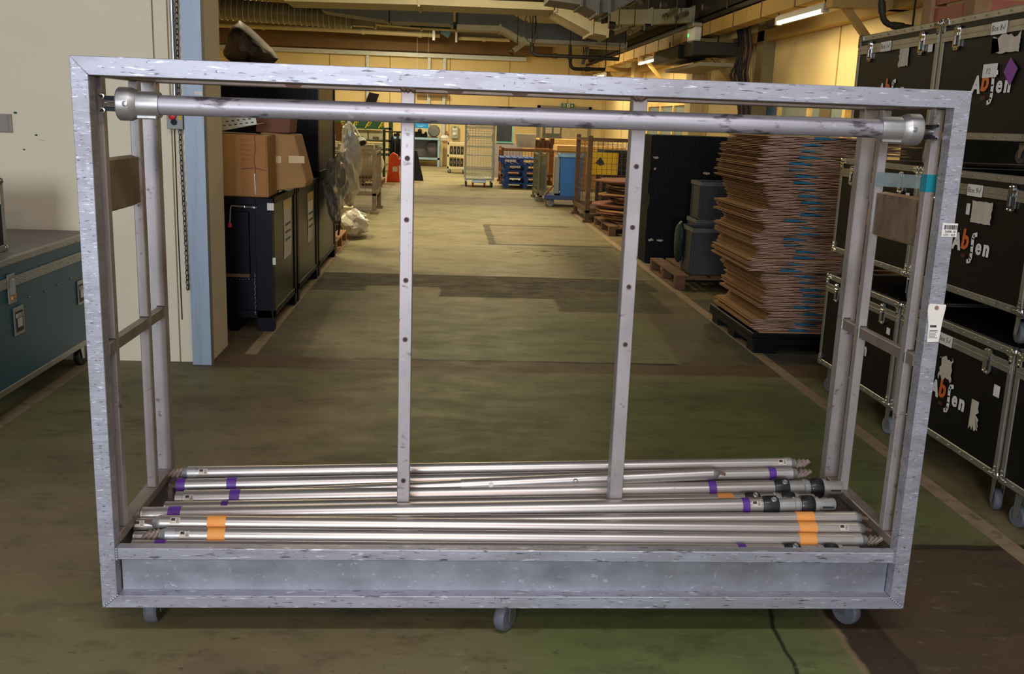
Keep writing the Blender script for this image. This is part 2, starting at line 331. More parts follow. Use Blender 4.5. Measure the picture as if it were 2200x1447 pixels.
    col = mix(col, (30, 27, 24), math_('MULTIPLY', rect(.56, 2.2, 12.74, 12.86, .02), .85))
    col = mix(col, (40, 36, 30), math_('MULTIPLY', rect(.56, .66, 12.8, 15.2, .02), .8))
    col = mix(col, (40, 36, 30), math_('MULTIPLY', rect(.56, 1.9, 15.1, 15.22, .02), .7))
    col = mix(col, (34, 30, 26), math_('MULTIPLY', rect(.75, 1.7, 11.6, 12.5, .3), mapr(noise(7, (1, 1, 1), 8, .7), .52, .6, 0, .9)))
    # dirt, tyre smears and spots
    col = mix(col, (62, 56, 42), mapr(noise(1.1, (1, 1.4, 1)), .48, .70, 0, .5))
    col = mix(col, (54, 48, 36), mapr(noise(5, (.8, 1.5, 1), 9, .72), .52, .68, 0, .5))
    col = mix(col, (40, 34, 27), mapr(noise(20, (.9, 1.2, 1), 9, .72), .60, .70, 0, .6))
    col = mix(col, (36, 30, 24), mapr(noise(60), .68, .72, 0, .55))
    col = mix(col, (168, 160, 126), mapr(noise(11, (.8, 1.5, 1), 9, .72), .58, .72, 0, .38))
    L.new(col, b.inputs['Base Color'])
    L.new(math_('ADD', mapr(noise(3.5, (.8, 1.3, 1), 8, .7), .3, .7, .46, .70), math_('MULTIPLY', dk, .25)), b.inputs['Roughness']); b.inputs['Specular IOR Level'].default_value = .20
    bp = N.new('ShaderNodeBump'); bp.inputs['Strength'].default_value = .10; bp.inputs['Distance'].default_value = .006; L.new(noise(30, (1, 1, 1), 8, .7), bp.inputs['Height']); L.new(bp.outputs[0], b.inputs['Normal'])
    return m
FLOOR = floor_material()
fl = MB().box(-10, 9, -9, 36, -.1, 0); struct('floor', fl, FLOOR)
struct('ceiling', MB().box(-10, 9, -9, 36, 5.2, 5.35), CEIL)
wn = MB().box(-8, -1.50, 6.26, 6.74, 0, 5.2); wl = struct('wall_left', wn, WALLN)
for x in (330, 362):
    p = U(x, 100, Y=6.26)
    struct('panel_joint', MB().box(p.x-.004, p.x+.004, 6.256, 6.262, .0, 5.0), mat('joint_tan', (150, 126, 84), .8), wl)
for (a, b_, w) in ((33, 242, .012), (52, 321, .008), (78, 290, .01)):
    p = U(a, b_, Y=6.26); struct('green_mark', MB().cbox((p.x, 6.259, p.z), (w*1.5, .003, w)), mat('green_pen', (30, 84, 56), .7), wl)
p = U(88, 300, Y=6.26); struct('paint_chip', MB().poly([(p.x-.03, 6.2585, p.z+.008), (p.x+.01, 6.2585, p.z-.006), (p.x+.035, 6.2585, p.z-.008), (p.x+.0, 6.2585, p.z+.0)], (0, .002, 0)), mat('chip_grey', (160, 150, 140), .8), wl)
struct('wall_back', MB().box(-10, 9, 34, 34.3, 0, 5.2), WALLF)
struct('wall_far_left', MB().box(-8.3, -8, 6.74, 34, 0, 5.2), WALLF)
wr = struct('wall_right', MB().box(5.2, 5.5, -9, 34, 0, 5.2), WALLF)
for x in range(0, 30, 3):
    wp = struct('panel_joint', MB().box(5.192, 5.202, 10+x*1.1, 10.03+x*1.1, 0, 5.2), mat('joint_far', (170, 140, 84), .8), wr)
for x in range(-8, 9, 2): struct('panel_joint', MB().box(x, x+.03, 33.992, 34.002, 0, 5.2), MATS['joint_far'], bpy.data.objects['wall_back'])
# painted floor lines
struct('trim_1', MB().box(-1.335, -1.255, 6.5, 18, 0, .002), LINEP)
struct('trim_2', MB().box(2.245, 2.325, -2, 18, 0, .002), LINEP)
struct('trim_3', MB().box(-2.29, -2.21, 2.0, 6.2, 0, .002), LINEP)
# steel guide column of the shutter at the end of the near wall
col_ = thing('shutter_column', 'blue grey galvanised steel column at the end of the cream wall', 'column', (-1.54, 6.22, 0))
part('channel', MB().box(-1.600, -1.483, 6.185, 6.195, 0, 4.6), COLUMN, col_, world=True)
part('flange', MB().box(-1.600, -1.590, 6.195, 6.26, 0, 4.6).box(-1.493, -1.483, 6.195, 6.26, 0, 4.6), COLUMN, col_, world=True)
p = U(428, 200, Y=6.184); part('sticker', MB().cbox((p.x-.005, 6.183, p.z), (.045, .002, .022)), PAPER, col_, world=True, label='small white sticker')
# pull chain
ch = MB()
zt, k = 4.4, 0
while zt > .48:
    c = Vector((-1.632+.006*math.sin(zt*3), 6.225, zt)); e = Vector((1, 0, 0)) if k % 2 else Vector((0, 1, 0)).lerp(Vector((1, 0, 0)), .35).normalized()
    pts = [c+e*(.0085*math.cos(w))+Vector((0, 0, .019*math.sin(w))) for w in [2*math.pi*i/10 for i in range(11)]]
    ch.path(pts, .0032, 5); zt -= .031; k += 1
o = single('pull_chain', ch, CHAINM, 'dark steel pull chain hanging beside the blue grey column', 'chain', smooth=True)
# conduit, control box and its cable
cb = thing('control_box', 'grey push button box with red and black buttons on the cream wall', 'control box', U(379, 255, Y=6.25))
q = U(379, 255, Y=6.23); part('housing', MB().box(q.x-.048, q.x+.048, 6.19, 6.26, q.z-.062, q.z+.062), BOXG, cb, bevel=.004, world=True)
p = U(371, 249, Y=6.19); part('red_button', MB().lathe((p.x, 6.19, p.z), (0, -1, 0), [(0, .012), (.008, .012), (.009, .024), (.02, .022), (.024, .012)], 14), RED, cb, smooth=True, world=True, label='red mushroom button')
p = U(374, 262, Y=6.19); part('black_button', MB().lathe((p.x, 6.19, p.z), (0, -1, 0), [(0, .019), (.007, .019), (.007, .008), (.004, .007)], 14), BLACKP, cb, smooth=True, world=True, label='black round button')
p = U(387, 250, Y=6.19); part('warning_label', MB().cbox((p.x, 6.189, p.z), (.016, .002, .045)), YELS, cb, world=True, label='yellow label')
single('conduit', MB().tube((q.x-.005, 6.235, q.z+.062), (q.x-.005, 6.235, 4.6), .0135, 10), STEEL, 'shiny steel conduit running up from the push button box', 'conduit', smooth=True)
single('cable', MB().path([(q.x-.02, 6.25, q.z-.062), (q.x-.022, 6.252, .9), (q.x-.018, 6.252, .28)], .0035, 6), CHAINM, 'thin dark cable running down from the push button box', 'cable', smooth=True)
# ================================================================ the aluminium pole trolley
TB = Vector((.24, 3.13, 0))
T = thing('pole_trolley', 'large scuffed aluminium box frame trolley on castors holding poles', 'trolley', TB)
XL, XR, YF, YB, ZB, ZT, t = -1.022, 1.497, 2.80, 3.46, .106, 1.728, .050
def tp(name, x0, x1, y0, y1, z0, z1, m, bv=.003, parent=None, label=None):
    return part(name, MB().box(x0, x1, y0, y1, z0, z1), m, parent or T, bevel=bv, world=True, label=label)
def mitred(name, pts, m): return part(name, MB().poly([(x, YF, z) for x, z in pts], (0, t, 0)), m, T, bevel=.0015, world=True)
iw, il, ih = .047, ZB+.040, ZT-t
mitred('front_post', ((XL, ZB), (XL+iw, il), (XL+iw, ih), (XL, ZT)), A_V); mitred('front_post', ((XR, ZB), (XR-iw, il), (XR-iw, ih), (XR, ZT)), A_V)
mitred('top_rail', ((XL, ZT), (XL+iw, ih), (XR-iw, ih), (XR, ZT)), A_H); mitred('bottom_rail', ((XL, ZB), (XL+iw, il), (XR-iw, il), (XR, ZB)), A_H)
bp_ = [tp('back_post', XL, XL+t, YB-t, YB, ZB, ZT, A_BAR), tp('back_post', XR-t, XR, YB-t, YB, ZB, ZT, A_BAR)]
tp('top_rail', XL+t, XR-t, YB-t, YB, ZT-t, ZT, A_B); tp('bottom_rail', XL+t, XR-t, YB-t, YB, ZB, ZB+.04, A_B)
for s in (0, 1):
    x0 = XL if s == 0 else XR-t
    tp('side_rail', x0, x0+t, YF+t, YB-t, ZT-t, ZT, A_B); tp('side_rail', x0, x0+t, YF+t, YB-t, ZB, ZB+.04, A_B)
    xi0, xi1 = (XL+t-.030, XL+t) if s == 0 else (XR-t, XR-t+.030)
    tp('tray_side_rail', x0+.005, x0+t, YF+t, YB-t, .298, .330, A_B)
    ya, yb = (2.895, 3.222) if s == 0 else (2.905, 3.262)
    tp('side_post', xi0, xi1, ya, ya+.034, .33, ZT-t, A_BAR); tp('side_post', xi0, xi1, yb, yb+.036, .33, ZT-t, A_BAR)
    zr = .886 if s == 0 else .900
    e0, e1 = (xi0+.003, xi1-.002) if s == 0 else (xi0+.002, xi1-.003)
    for (y0, y1) in ((YF+t, ya), (ya+.034, yb), (yb+.036, YB-t+.0)):
        tp('middle_rail', e0, e1, y0, y1, zr, zr+.036, A_B, .002)
    # welds at the middle rail
    for yy in (ya-.002, yb-.002, YB-t-.003):
        w = MB().path([(e0+.002+k*.005, yy, zr+.037+.0012*(k % 2)) for k in range(6)], .0042, 6)
        part('weld_bead', w, CHROME, T, smooth=True, world=True)
        w = MB().path([(xi1 if s == 0 else xi0, yy, zr+.002+k*.006) for k in range(6)], .004, 6)
        part('weld_bead', w, CHROME, T, smooth=True, world=True)
    y0, y1, z0, z1 = (2.929, 3.222, 1.300, 1.444) if s == 0 else (2.939, 3.262, 1.265, 1.403)
    xp = (XL+t-.012, XL+t-.008) if s == 0 else (XR-t+.008, XR-t+.012)
    pl = tp('side_plate', xp[0], xp[1], y0, y1, z0, z1, A_PL, .001, label='smeared brownish metal plate')
    xo = XL+t-.022 if s == 0 else XR-t+.022
    for zz in (z0, z1):
        part('folded_lip', MB().poly([(xp[0], y0+.012, zz), (xp[0], y1-.012, zz), (xo, y1-.03, zz+(.007 if zz == z1 else -.007)), (xo, y0+.03, zz+(.007 if zz == z1 else -.007))], (.0025, 0, 0)), A_PL if s == 0 else mat('plate_bare_edge', (206, 170, 130), .5, .5, .1, 10), pl, world=True)
# tray: lip, front sheet, side sheets, floor, back sheet
tp('tray_lip', XL+.047, XR-.047, YF+.002, YF+.042, .263, .300, A_H); tp('front_sheet', XL+.05, XR-.05, YF+.044, YF+.048, .140, .265, A_P, .001)
tp('tray_lip', XL+t, XR-t, YB-t, YB-.005, .263, .300, A_B); tp('back_sheet', XL+.05, XR-.05, YB-.012, YB-.008, .140, .265, A_P, .001)
for x in (XL+.030, XR-.034): tp('side_sheet', x, x+.004, YF+.05, YB-.05, .140, .300, A_B, .001)
tp('tray_floor', XL+.02, XR-.02, YF+.05, YB-.05, .212, .216, A_B, .001)
# inner uprights with bolt holes and the rail they hang from
tp('centre_rail', XL+t, XR-t, 3.10, 3.15, ZT-t+.004, ZT-.004, A_B)
for (x0, x1, hy) in ((-.146, -.105, (340, 472, 602, 729, 1032)), (.571, .616, (357, 488, 616, 740))):
    up_ = tp('upright', x0, x1, 3.095, 3.150, .216, ZT-t+.006, A_BAR, .002)
    for h in hy:
        q = U(877 if x0 < 0 else 1350, h, Y=3.095)
        part('bolt_hole', MB().lathe(((x0+x1)/2, 3.0965, q.z), (0, -1, 0), [(0, .0085), (.0035, .0085), (.0035, .0055), (.0005, .0055)], 14), RUST, up_, smooth=True, world=True)
        part('hole_bore', MB().lathe(((x0+x1)/2, 3.0962, q.z), (0, -1, 0), [(0, .0054), (.0018, .0054)], 12), INK, up_, world=True)
    wb = MB()
    for k in range(7): wb.ball((x0+.004+k*.0055, 3.094, ZT-t+.004+rnd.uniform(-.006, .004)), .0075, n=6, m=4)
    part('weld_bead', wb, RUST, up_, smooth=True, world=True)
for xx in (-.52, .02, .24): part('weld_stop', MB().poly([(xx-.03, YB-t-.002, ZT-t+.012), (xx+.03, YB-t-.002, ZT-t+.012), (xx+.018, YB-t-.002, ZT-t+.001), (xx-.018, YB-t-.002, ZT-t+.001)], (0, .004, 0)), RUST, T, world=True)
# corner weld seams on the front frame
for (cx, cz, sx, sz) in ((XL+.047, ZB+.04, -1, -1), (XR-.047, ZB+.04, 1, -1)):
    w = MB()
    for k in range(7): w.ball((cx+sx*.047*k/7, YF-.0002, cz+sz*.040*k/7), .0045, (1, .4, 1), 6, 4)
    part('weld_bead', w, A_P, T, smooth=True, world=True)
for (cx, sx) in ((XL+.047, 1), (XR-.047, -1)):
    w = MB()
    for k in range(5): w.ball((cx+sx*.004, YF+.001, .266+k*.008), .005, (1, .6, 1), 6, 4)
    part('weld_bead', w, A_P, T, smooth=True, world=True)
# castors
caster(T, -.904-TB.x, 2.915-.022-TB.y, ZB, .050, .040, R(90), GREYR, RUST)
caster(T, .225-TB.x, 2.880-TB.y, ZB, .050, .036, R(238), GREYR, RUST)
caster(T, 1.345-TB.x, 2.925-TB.y, ZB, .050, .036, R(-60), GREYR, RUST)
for xx in (-.9, .24, 1.36): caster(T, xx-TB.x, 3.36-TB.y, ZB, .050, .036, R(70), GREYR, RUST)
# black chain brackets at the ends of the hanging pole
def bracket(x_post, x_pole, y, z):
    b = MB(); d = 1 if x_pole > x_post else -1
    L_ = abs(x_pole-x_post)
    for sz in (-1, 1):
        zz = z+sz*.017
        b.poly([(x_post, y-.012, zz+sz*.006), (x_post+d*L_*.30, y-.012, zz+sz*.004), (x_post+d*L_, y-.012, zz+sz*.004), (x_post+d*L_, y-.012, zz-sz*.010), (x_post+d*L_*.4, y-.012, zz-sz*.010), (x_post+d*L_*.12, y-.012, zz-sz*.002)], (0, .024, 0))
    bk = part('pole_bracket', b, mat('black_enamel', (16, 18, 20), .18, .4, .2, 20), T, world=True, label='glossy black bracket')
    part('bolt', MB().tube((x_post+d*L_*.35, y-.013, z), (x_post+d*L_, y-.013, z), .006, 8), CHROME, bk, smooth=True, world=True)
    for sz in (-1, 1): part('hook', MB().path([(x_post+d*L_*.18+.006*math.cos(w), y-.014, z+sz*.019+.006*math.sin(w)) for w in [i*.45-1.4 for i in range(9)]], .0022, 6), CHROME, bk, smooth=True, world=True)
zl, zr_ = U(230, 222, Y=2.86).z, U(1990, 283, Y=2.86).z
PY = 2.872
bracket(XL+t, U(256, 222, Y=PY).x+.004, PY, zl); bracket(XR-t, U(1972, 281, Y=PY).x-.004, PY, zr_)
# stickers and tapes on the frame
p = U(2040, 494, Y=YF-.001); bl = part('barcode_label', MB().cbox((p.x, YF-.0012, p.z), (.046, .0016, .040), None), PAPER, T, world=True, label='white barcode label')
b = MB(); xx = p.x-.018
while xx < p.x+.02: w = rnd.choice((.0007, .0012, .002)); b.box(xx, xx+w, YF-.0026, YF-.0019, p.z+.002, p.z+.015); xx += w+rnd.choice((.0008, .0013))
part('barcode', b, INK, bl, world=True)
b = MB(); text_mb('2608110', .0095, frame_m((p.x+.002, YF-.0024, p.z-.0075), (1, 0, 0), (0, 0, 1)), mb=b); text_mb('LOT:  023', .0085, frame_m((p.x, YF-.0024, p.z-.017), (1, 0, 0), (0, 0, 1)), mb=b)
part('lettering', b, INK, bl, world=True)
p = U(2002, 394, Y=2.903); part('teal_tape', MB().box(XR-t-.001, XR-t+.0305, 2.9035, 2.942, p.z-.026, p.z+.026), TEAL, T, world=True, label='teal tape band')
part('clear_tape', MB().poly([(XR-t+.0005, 3.262, U(1890, 385, X=XR-t).z+.024), (XR-t+.0005, 2.94, U(1985, 392, X=XR-t).z+.020), (XR-t+.0005, 2.94, U(1985, 392, X=XR-t).z-.020), (XR-t+.0005, 3.262, U(1890, 385, X=XR-t).z-.024)], (.0012, 0, 0)), CLEAR, T, world=True, label='strip of clear packing tape')
# hang tag
p = U(2008, 693, Y=YF-.004)
tg = thing('hang_tag', 'white card hang tag on the right front post of the trolley', 'tag', (p.x, YF-.004, p.z))
part('card', MB().poly([(-.026, 0, .052), (-.022, 0, .058), (.028, 0, .056), (.029, 0, .050), (.024, 0, .010), (.020, 0, -.058), (-.016, 0, -.060), (-.018, 0, -.010), (-.026, 0, .035)], (0, .0012, 0)), PAPER, tg)
part('eyelet', MB().lathe((0, -.0005, .046), (0, -1, 0), [(0, .0065), (.001, .0065), (.001, .0025)], 12), mat('eyelet_brown', (150, 108, 92), .6), tg)
b = MB()
for k in range(12): b.box(-.013+k*.0017, -.0122+k*.0017+rnd.uniform(0, .0006), -.0012, -.0004, -.014, -.007)
for k in range(6): b.box(-.014, .014-rnd.uniform(0, .008), -.001, -.0004, -.024-k*.0045, -.0228-k*.0045)
part('print', b, INK, tg)

# ================================================================ the pole hanging across the top
a, c = U(300, 224, Y=PY), U(1940, 277, Y=PY)
ax = (c-a).normalized(); a0 = U(345, 225.5, Y=PY); c0 = U(1888, 276, Y=PY)
HP = thing('hanging_pole', 'worn grey metal pole with cast sockets held across the top of the trolley', 'pole', (a+c)/2-Vector((0, 0, .03)))
part('tube', MB().tube(a0-ax*.03, c0+ax*.03, .0275, 28), POLE2, HP, smooth=True, world=True)
for (pt, d, xe) in ((a0, -ax, 256), (c0, ax, 1973)):
    ln = (U(xe, 222 if xe < 500 else 279, Y=PY)-pt).length
    so = part('socket', MB().lathe(pt, d, [(0, .0285), (.0, .0350), (.008, .0362), (ln*.52, .0362), (ln*.535, .038), (ln*.68, .0455), (ln*.70, .0462), (ln-.004, .0462), (ln, .043), (ln, .02)], 28), CAST, HP, smooth=True, world=True)
    part('socket_rib', MB().cbox((0, 0, 0), (ln*.5, .018, .012), frame_m(pt+d*(ln*.30)+Vector((0, -.012, -.034)), (1, 0, 0), (0, 1, 0))), CAST, so, bevel=.003, world=True)
    part('set_bolt', MB().lathe(pt+d*(ln*.74)+Vector((0, -.041, .0)), (0, -1, 0), [(0, .008), (.006, .008), (.007, .005)], 8), STEEL, so, smooth=True, world=True)

# ================================================================ poles lying in the tray
def tray_pole(label, pl, pr, Y, r, lend='cone', rend='cone', tapes=(), tags=(), Y2=None, m=None, step=None):
    Y2 = Y if Y2 is None else Y2
    A, B = U(pl[0], pl[1], Y=Y), U(pr[0], pr[1], Y=Y2); d = (B-A).normalized(); L_ = (B-A).length
    o = thing('metal_pole', label, 'pole', (A+B)/2-Vector((0, 0, r)), group='poles lying in the trolley tray')
    m = m or POLE
    if step:
        s = (U(step[0], step[1], Y=Y)-A).length
        tb = part('tube', MB().lathe(A, d, [(0, r), (s, r)], 24), m, o, smooth=True, world=True)
        part('outer_tube', MB().lathe(A+d*(s-.02), d, [(0, r+.001), (0, r+.0035), (L_-s+.02, r+.0035), (L_-s+.02, r)], 24), m, o, smooth=True, world=True)
        part('hole_plug', MB().lathe(A+d*(s+.085)+Vector((0, -(r+.0012), .004)), (0, -1, .1), [(0, .009), (.003, .009)], 12), LOGOW, o, world=True)
        part('pin_hole', MB().lathe(A+d*(s+.385)+Vector((0, -(r+.0012), .004)), (0, -1, .1), [(0, .009), (.003, .009), (.003, .006), (.001, .005)], 12), STEEL, o, world=True)
    else:
        part('tube', MB().lathe(A, d, [(0, r*.9), (.002, r), (L_-.002, r), (L_, r*.9)], 24), m, o, smooth=True, world=True)
    for end, pt, dd in ((lend, A, -d), (rend, B, d)):
        if end == 'cone':
            e = part('end_cone', MB().lathe(pt-dd*.004, dd, [(0, r*1.04), (.006, r*1.04), (.012, r*.93), (.026, r*.62), (.030, r*.3)], 20), CAST, o, smooth=True, world=True)
            part('hook', MB().cbox((0, 0, 0), (.026, .006, .010), Matrix.Translation(pt+dd*.036) @ Matrix.Rotation(.3, 4, 'Y')), RUST, e, world=True)
        elif end == 'claw':
            e = part('end_fitting', MB().lathe(pt-dd*.03, dd, [(0, r*1.03), (.03, r*1.05), (.034, r*.9), (.05, r*.7)], 20), CAST, o, smooth=True, world=True)
            cl = MB()
            for k in range(3): cl.cbox((0, 0, 0), (.011, .02, r*1.5), Matrix.Translation(pt+dd*(.032+k*.014)) @ Matrix.Rotation(.5+k*.2, 4, 'Y'))
            part('claw', cl, mat('claw_grey', (150, 132, 122), .5, .5, .3, 20), e, bevel=.002, world=True)
        elif end == 'open':
            e = part('end_collar', MB().lathe(pt-dd*.002, dd, [(0, r*1.0), (.004, r*1.02), (.004, r*.82), (-.02, r*.8)], 24), CAST, o, smooth=True, world=True)
        elif end == 'inner':
            part('inner_tube', MB().lathe(pt-dd*.03, dd, [(0, r*.86), (.055, r*.86), (.055, r*.75), (.03, r*.74)], 24), m, o, smooth=True, world=True)
        elif end == 'coupler':
            s0 = .0
            part('coupler_collar', MB().lathe(pt, dd, [(-.004, r*.9), (-.002, r*1.16), (.008, r*1.24), (.026, r*1.26), (.046, r*1.22), (.052, r*1.0)], 24), BLACK, o, smooth=True, world=True, label='black rubber collar')
            part('coupler_sleeve', MB().lathe(pt, dd, [(.05, r*.92), (.105, r*.92), (.108, r*1.04), (.122, r*1.04), (.124, r*.95), (.13, r*.95)], 24), CAST, o, smooth=True, world=True)
            part('coupler_collar', MB().lathe(pt, dd, [(.128, r*.9), (.130, r*1.12), (.138, r*1.22), (.155, r*1.24), (.172, r*1.18), (.178, r*1.0)], 24), BLACK, o, smooth=True, world=True, label='black rubber collar')
            sp = part('spigot', MB().lathe(pt, dd, [(.176, r*1.04), (.190, r*1.04), (.192, r*.80), (.245, r*.80), (.250, r*.74)], 24), CAST, o, smooth=True, world=True)
            part('slot', MB().cbox((0, 0, 0), (.038, .003, .006), Matrix.Translation(pt+dd*.222+Vector((0, -r*.80, -.002)))), INK, sp, world=True)
            part('button', MB().lathe(pt+dd*.030+Vector((0, -r*.75, r*1.0)), (0, -.6, .8), [(0, .010), (.006, .010), (.007, .006)], 10), STEEL, o, smooth=True, world=True)
    for (xp, wpx, mm) in tapes:
        f = (xp-pl[0])/(pr[0]-pl[0]); w = wpx/(pr[0]-pl[0])*L_; ctr = A+(B-A)*f
        rr = r + (.0035 if step else 0) + .0012
        part('tape', MB().lathe(ctr-d*w/2, d, [(0, rr-.001), (0, rr), (w, rr), (w, rr-.001)], 24), mm, o, smooth=True, world=True, label=('purple' if mm is PURPLE else 'orange')+' tape band')
    for (xp, up_) in tags:
        f = (xp-pl[0])/(pr[0]-pl[0]); ctr = A+(B-A)*f; nrm = Vector((0, -math.cos(up_), math.sin(up_)))
        mm = frame_m(ctr+nrm*(r+.0006), d, nrm.cross(d)*-1 if False else Vector((0, math.sin(up_), math.cos(up_))))
        lb = part('label', MB().cbox((0, 0, 0), (.030, .020, .001), mm), PAPER2, o, world=True)
        bb = MB(); bb.cbox((-.006, .004, .0007), (.013, .009, .0006), mm)
        for k in range(4): bb.cbox((.008, .007-k*.004, .0007), (.009, .0016, .0006), mm)
        part('print', bb, INK, lb, world=True)
    return o
tray_pole('rearmost silver pole in the tray with a claw at its right end', (405, 1015), (1697, 995), 3.375, .0225, 'claw', 'claw', tags=((438, .5), (1676, .6)))
tray_pole('silver pole with purple wrapped left tip, second from the back of the tray', (392, 1042), (1700, 1017), 3.330, .0238, 'cone', 'claw', tapes=((391, 18, PURPLE), (496, 20, PURPLE), (1655, 16, PURPLE)))
tray_pole('thick pole with black collars ending furthest right in the tray', (395, 1071), (1662, 1049), 3.262, .0308, 'inner', 'coupler', tapes=((503, 21, PURPLE), (1523, 17, PURPLE)), tags=((410, .5),))
tray_pole('thin telescopic pole lying askew on top of the back poles', (588, 1059), (1530, 1017.5), 3.275, .0185, 'cone', 'cone', step=(1003, 1040.5))
tray_pole('pole with orange tape mostly hidden below the thick back pole', (357, 1092), (1600, 1074), 3.197, .0248, 'open', 'coupler', tapes=((480, 14, PURPLE), (1555, 34, ORANGE)))
tray_pole('pole with black collars just in front of the uprights', (308, 1106), (1638, 1085), 3.062, .0268, 'open', 'coupler', tapes=((375, 26, PURPLE), (1598, 16, PURPLE)), tags=((1620, .6),))
tray_pole('rear pole of the orange taped bundle at the tray front', (292, 1126), (1836, 1112), 3.010, .0222, 'open', 'cone', tapes=((1722, 40, ORANGE),), tags=((303, .5),))
tray_pole('upper pole of the orange taped bundle with a cone tip', (345, 1122), (1842, 1136), 2.962, .0232, 'cone', 'cone', tapes=((462, 38, ORANGE), (1727, 40, ORANGE)), tags=((378, .7), (1806, .6)))
tray_pole('lower pole of the orange taped bundle nearest the tray lip', (358, 1148), (1848, 1160), 2.916, .0228, 'claw', 'claw', tapes=((462, 36, ORANGE), (1727, 38, ORANGE)), tags=((398, .5),))
tray_pole('short ended pole below the orange taped bundle on the left', (290, 1153), (1780, 1163), 2.972, .0185, 'open', 'open')
tray_pole('front pole with black collars half hidden behind the tray lip', (286, 1174), (1684, 1183), 2.878, .022, 'open', 'coupler', tapes=((343, 22, PURPLE), (1588, 17, PURPLE)))
# ================================================================ flight cases on the right
FX = 2.36
def fm(y, z, x=-.0012): return frame_m((x, y, z), (0, -1, 0), (0, 0, 1))     # a frame on the aisle face: x reads towards the viewer's right
def absen(o, y, z, s=1.0):
    """the white and orange maker's lettering, about 0.32 m wide"""
    part('logo_letter', text_mb('A', .105*s, fm(y+.135*s, z), .004*s, .12), LOGOW, o)
    part('logo_letter', text_mb('b', .125*s, fm(y+.062*s, z+.010*s), .0035*s, .10), LOGOO, o)
    pts = [Vector((0, y+yy*s, z+zz*s)) for (yy, zz) in ((-.030, .083), (-.008, .078), (-.001, .062), (-.004, .030), (-.006, .0), (-.004, -.025), (.004, -.040), (.022, -.044))]
    ss = MB()
    for i in range(len(pts)-1):
        a, b = pts[i], pts[i+1]; d = (b-a).normalized(); n = Vector((0, -d.z, d.y))*.0095*s
        ss.poly([a+n-d*.003, a-n-d*.003, b-n+d*.003, b+n+d*.003], (-.0014, 0, 0))
    part('logo_letter', ss, LOGOW, o)
    part('logo_letter', text_mb('e', .098*s, fm(y-.058*s, z), .003*s, .06), LOGOW, o)
    part('logo_letter', text_mb('n', .098*s, fm(y-.122*s, z), .004*s, .06), LOGOW, o)
    part('logo_letter', text_mb('LED', .022*s, fm(y+.062*s, z-.030*s)), LOGOB, o)
def tick(m, s, b):
    for (p, q) in (((-.4, .1), (-.1, -.4)), ((-.1, -.4), (.5, .7))):
        a = Vector((p[0]*s, p[1]*s, 0)); c = Vector((q[0]*s, q[1]*s, 0)); d = (c-a).normalized(); n = Vector((-d.y, d.x, 0))*.0012
        b.poly([m @ v for v in (a+n, a-n, c-n, c+n)], m.to_3x3() @ Vector((0, 0, .0006)))
def torn(y, z, w, h, seed, rag=(1, 1, 1, 1)):
    r = random.Random(seed); P = []; n = 9
    for k in range(n): P.append((-w/2+w*k/n, h/2-rag[0]*r.uniform(0, .22)*h))
    for k in range(n): P.append((w/2-rag[1]*r.uniform(0, .2)*w, h/2-h*k/n))
    for k in range(n): P.append((w/2-w*k/n, -h/2+rag[2]*r.uniform(0, .22)*h))
    for k in range(n): P.append((-w/2+rag[3]*r.uniform(0, .2)*w, -h/2+h*k/n))
    m = fm(y, z); return MB().poly([m @ Vector((p[0], p[1], 0)) for p in P], (-.0008, 0, 0))
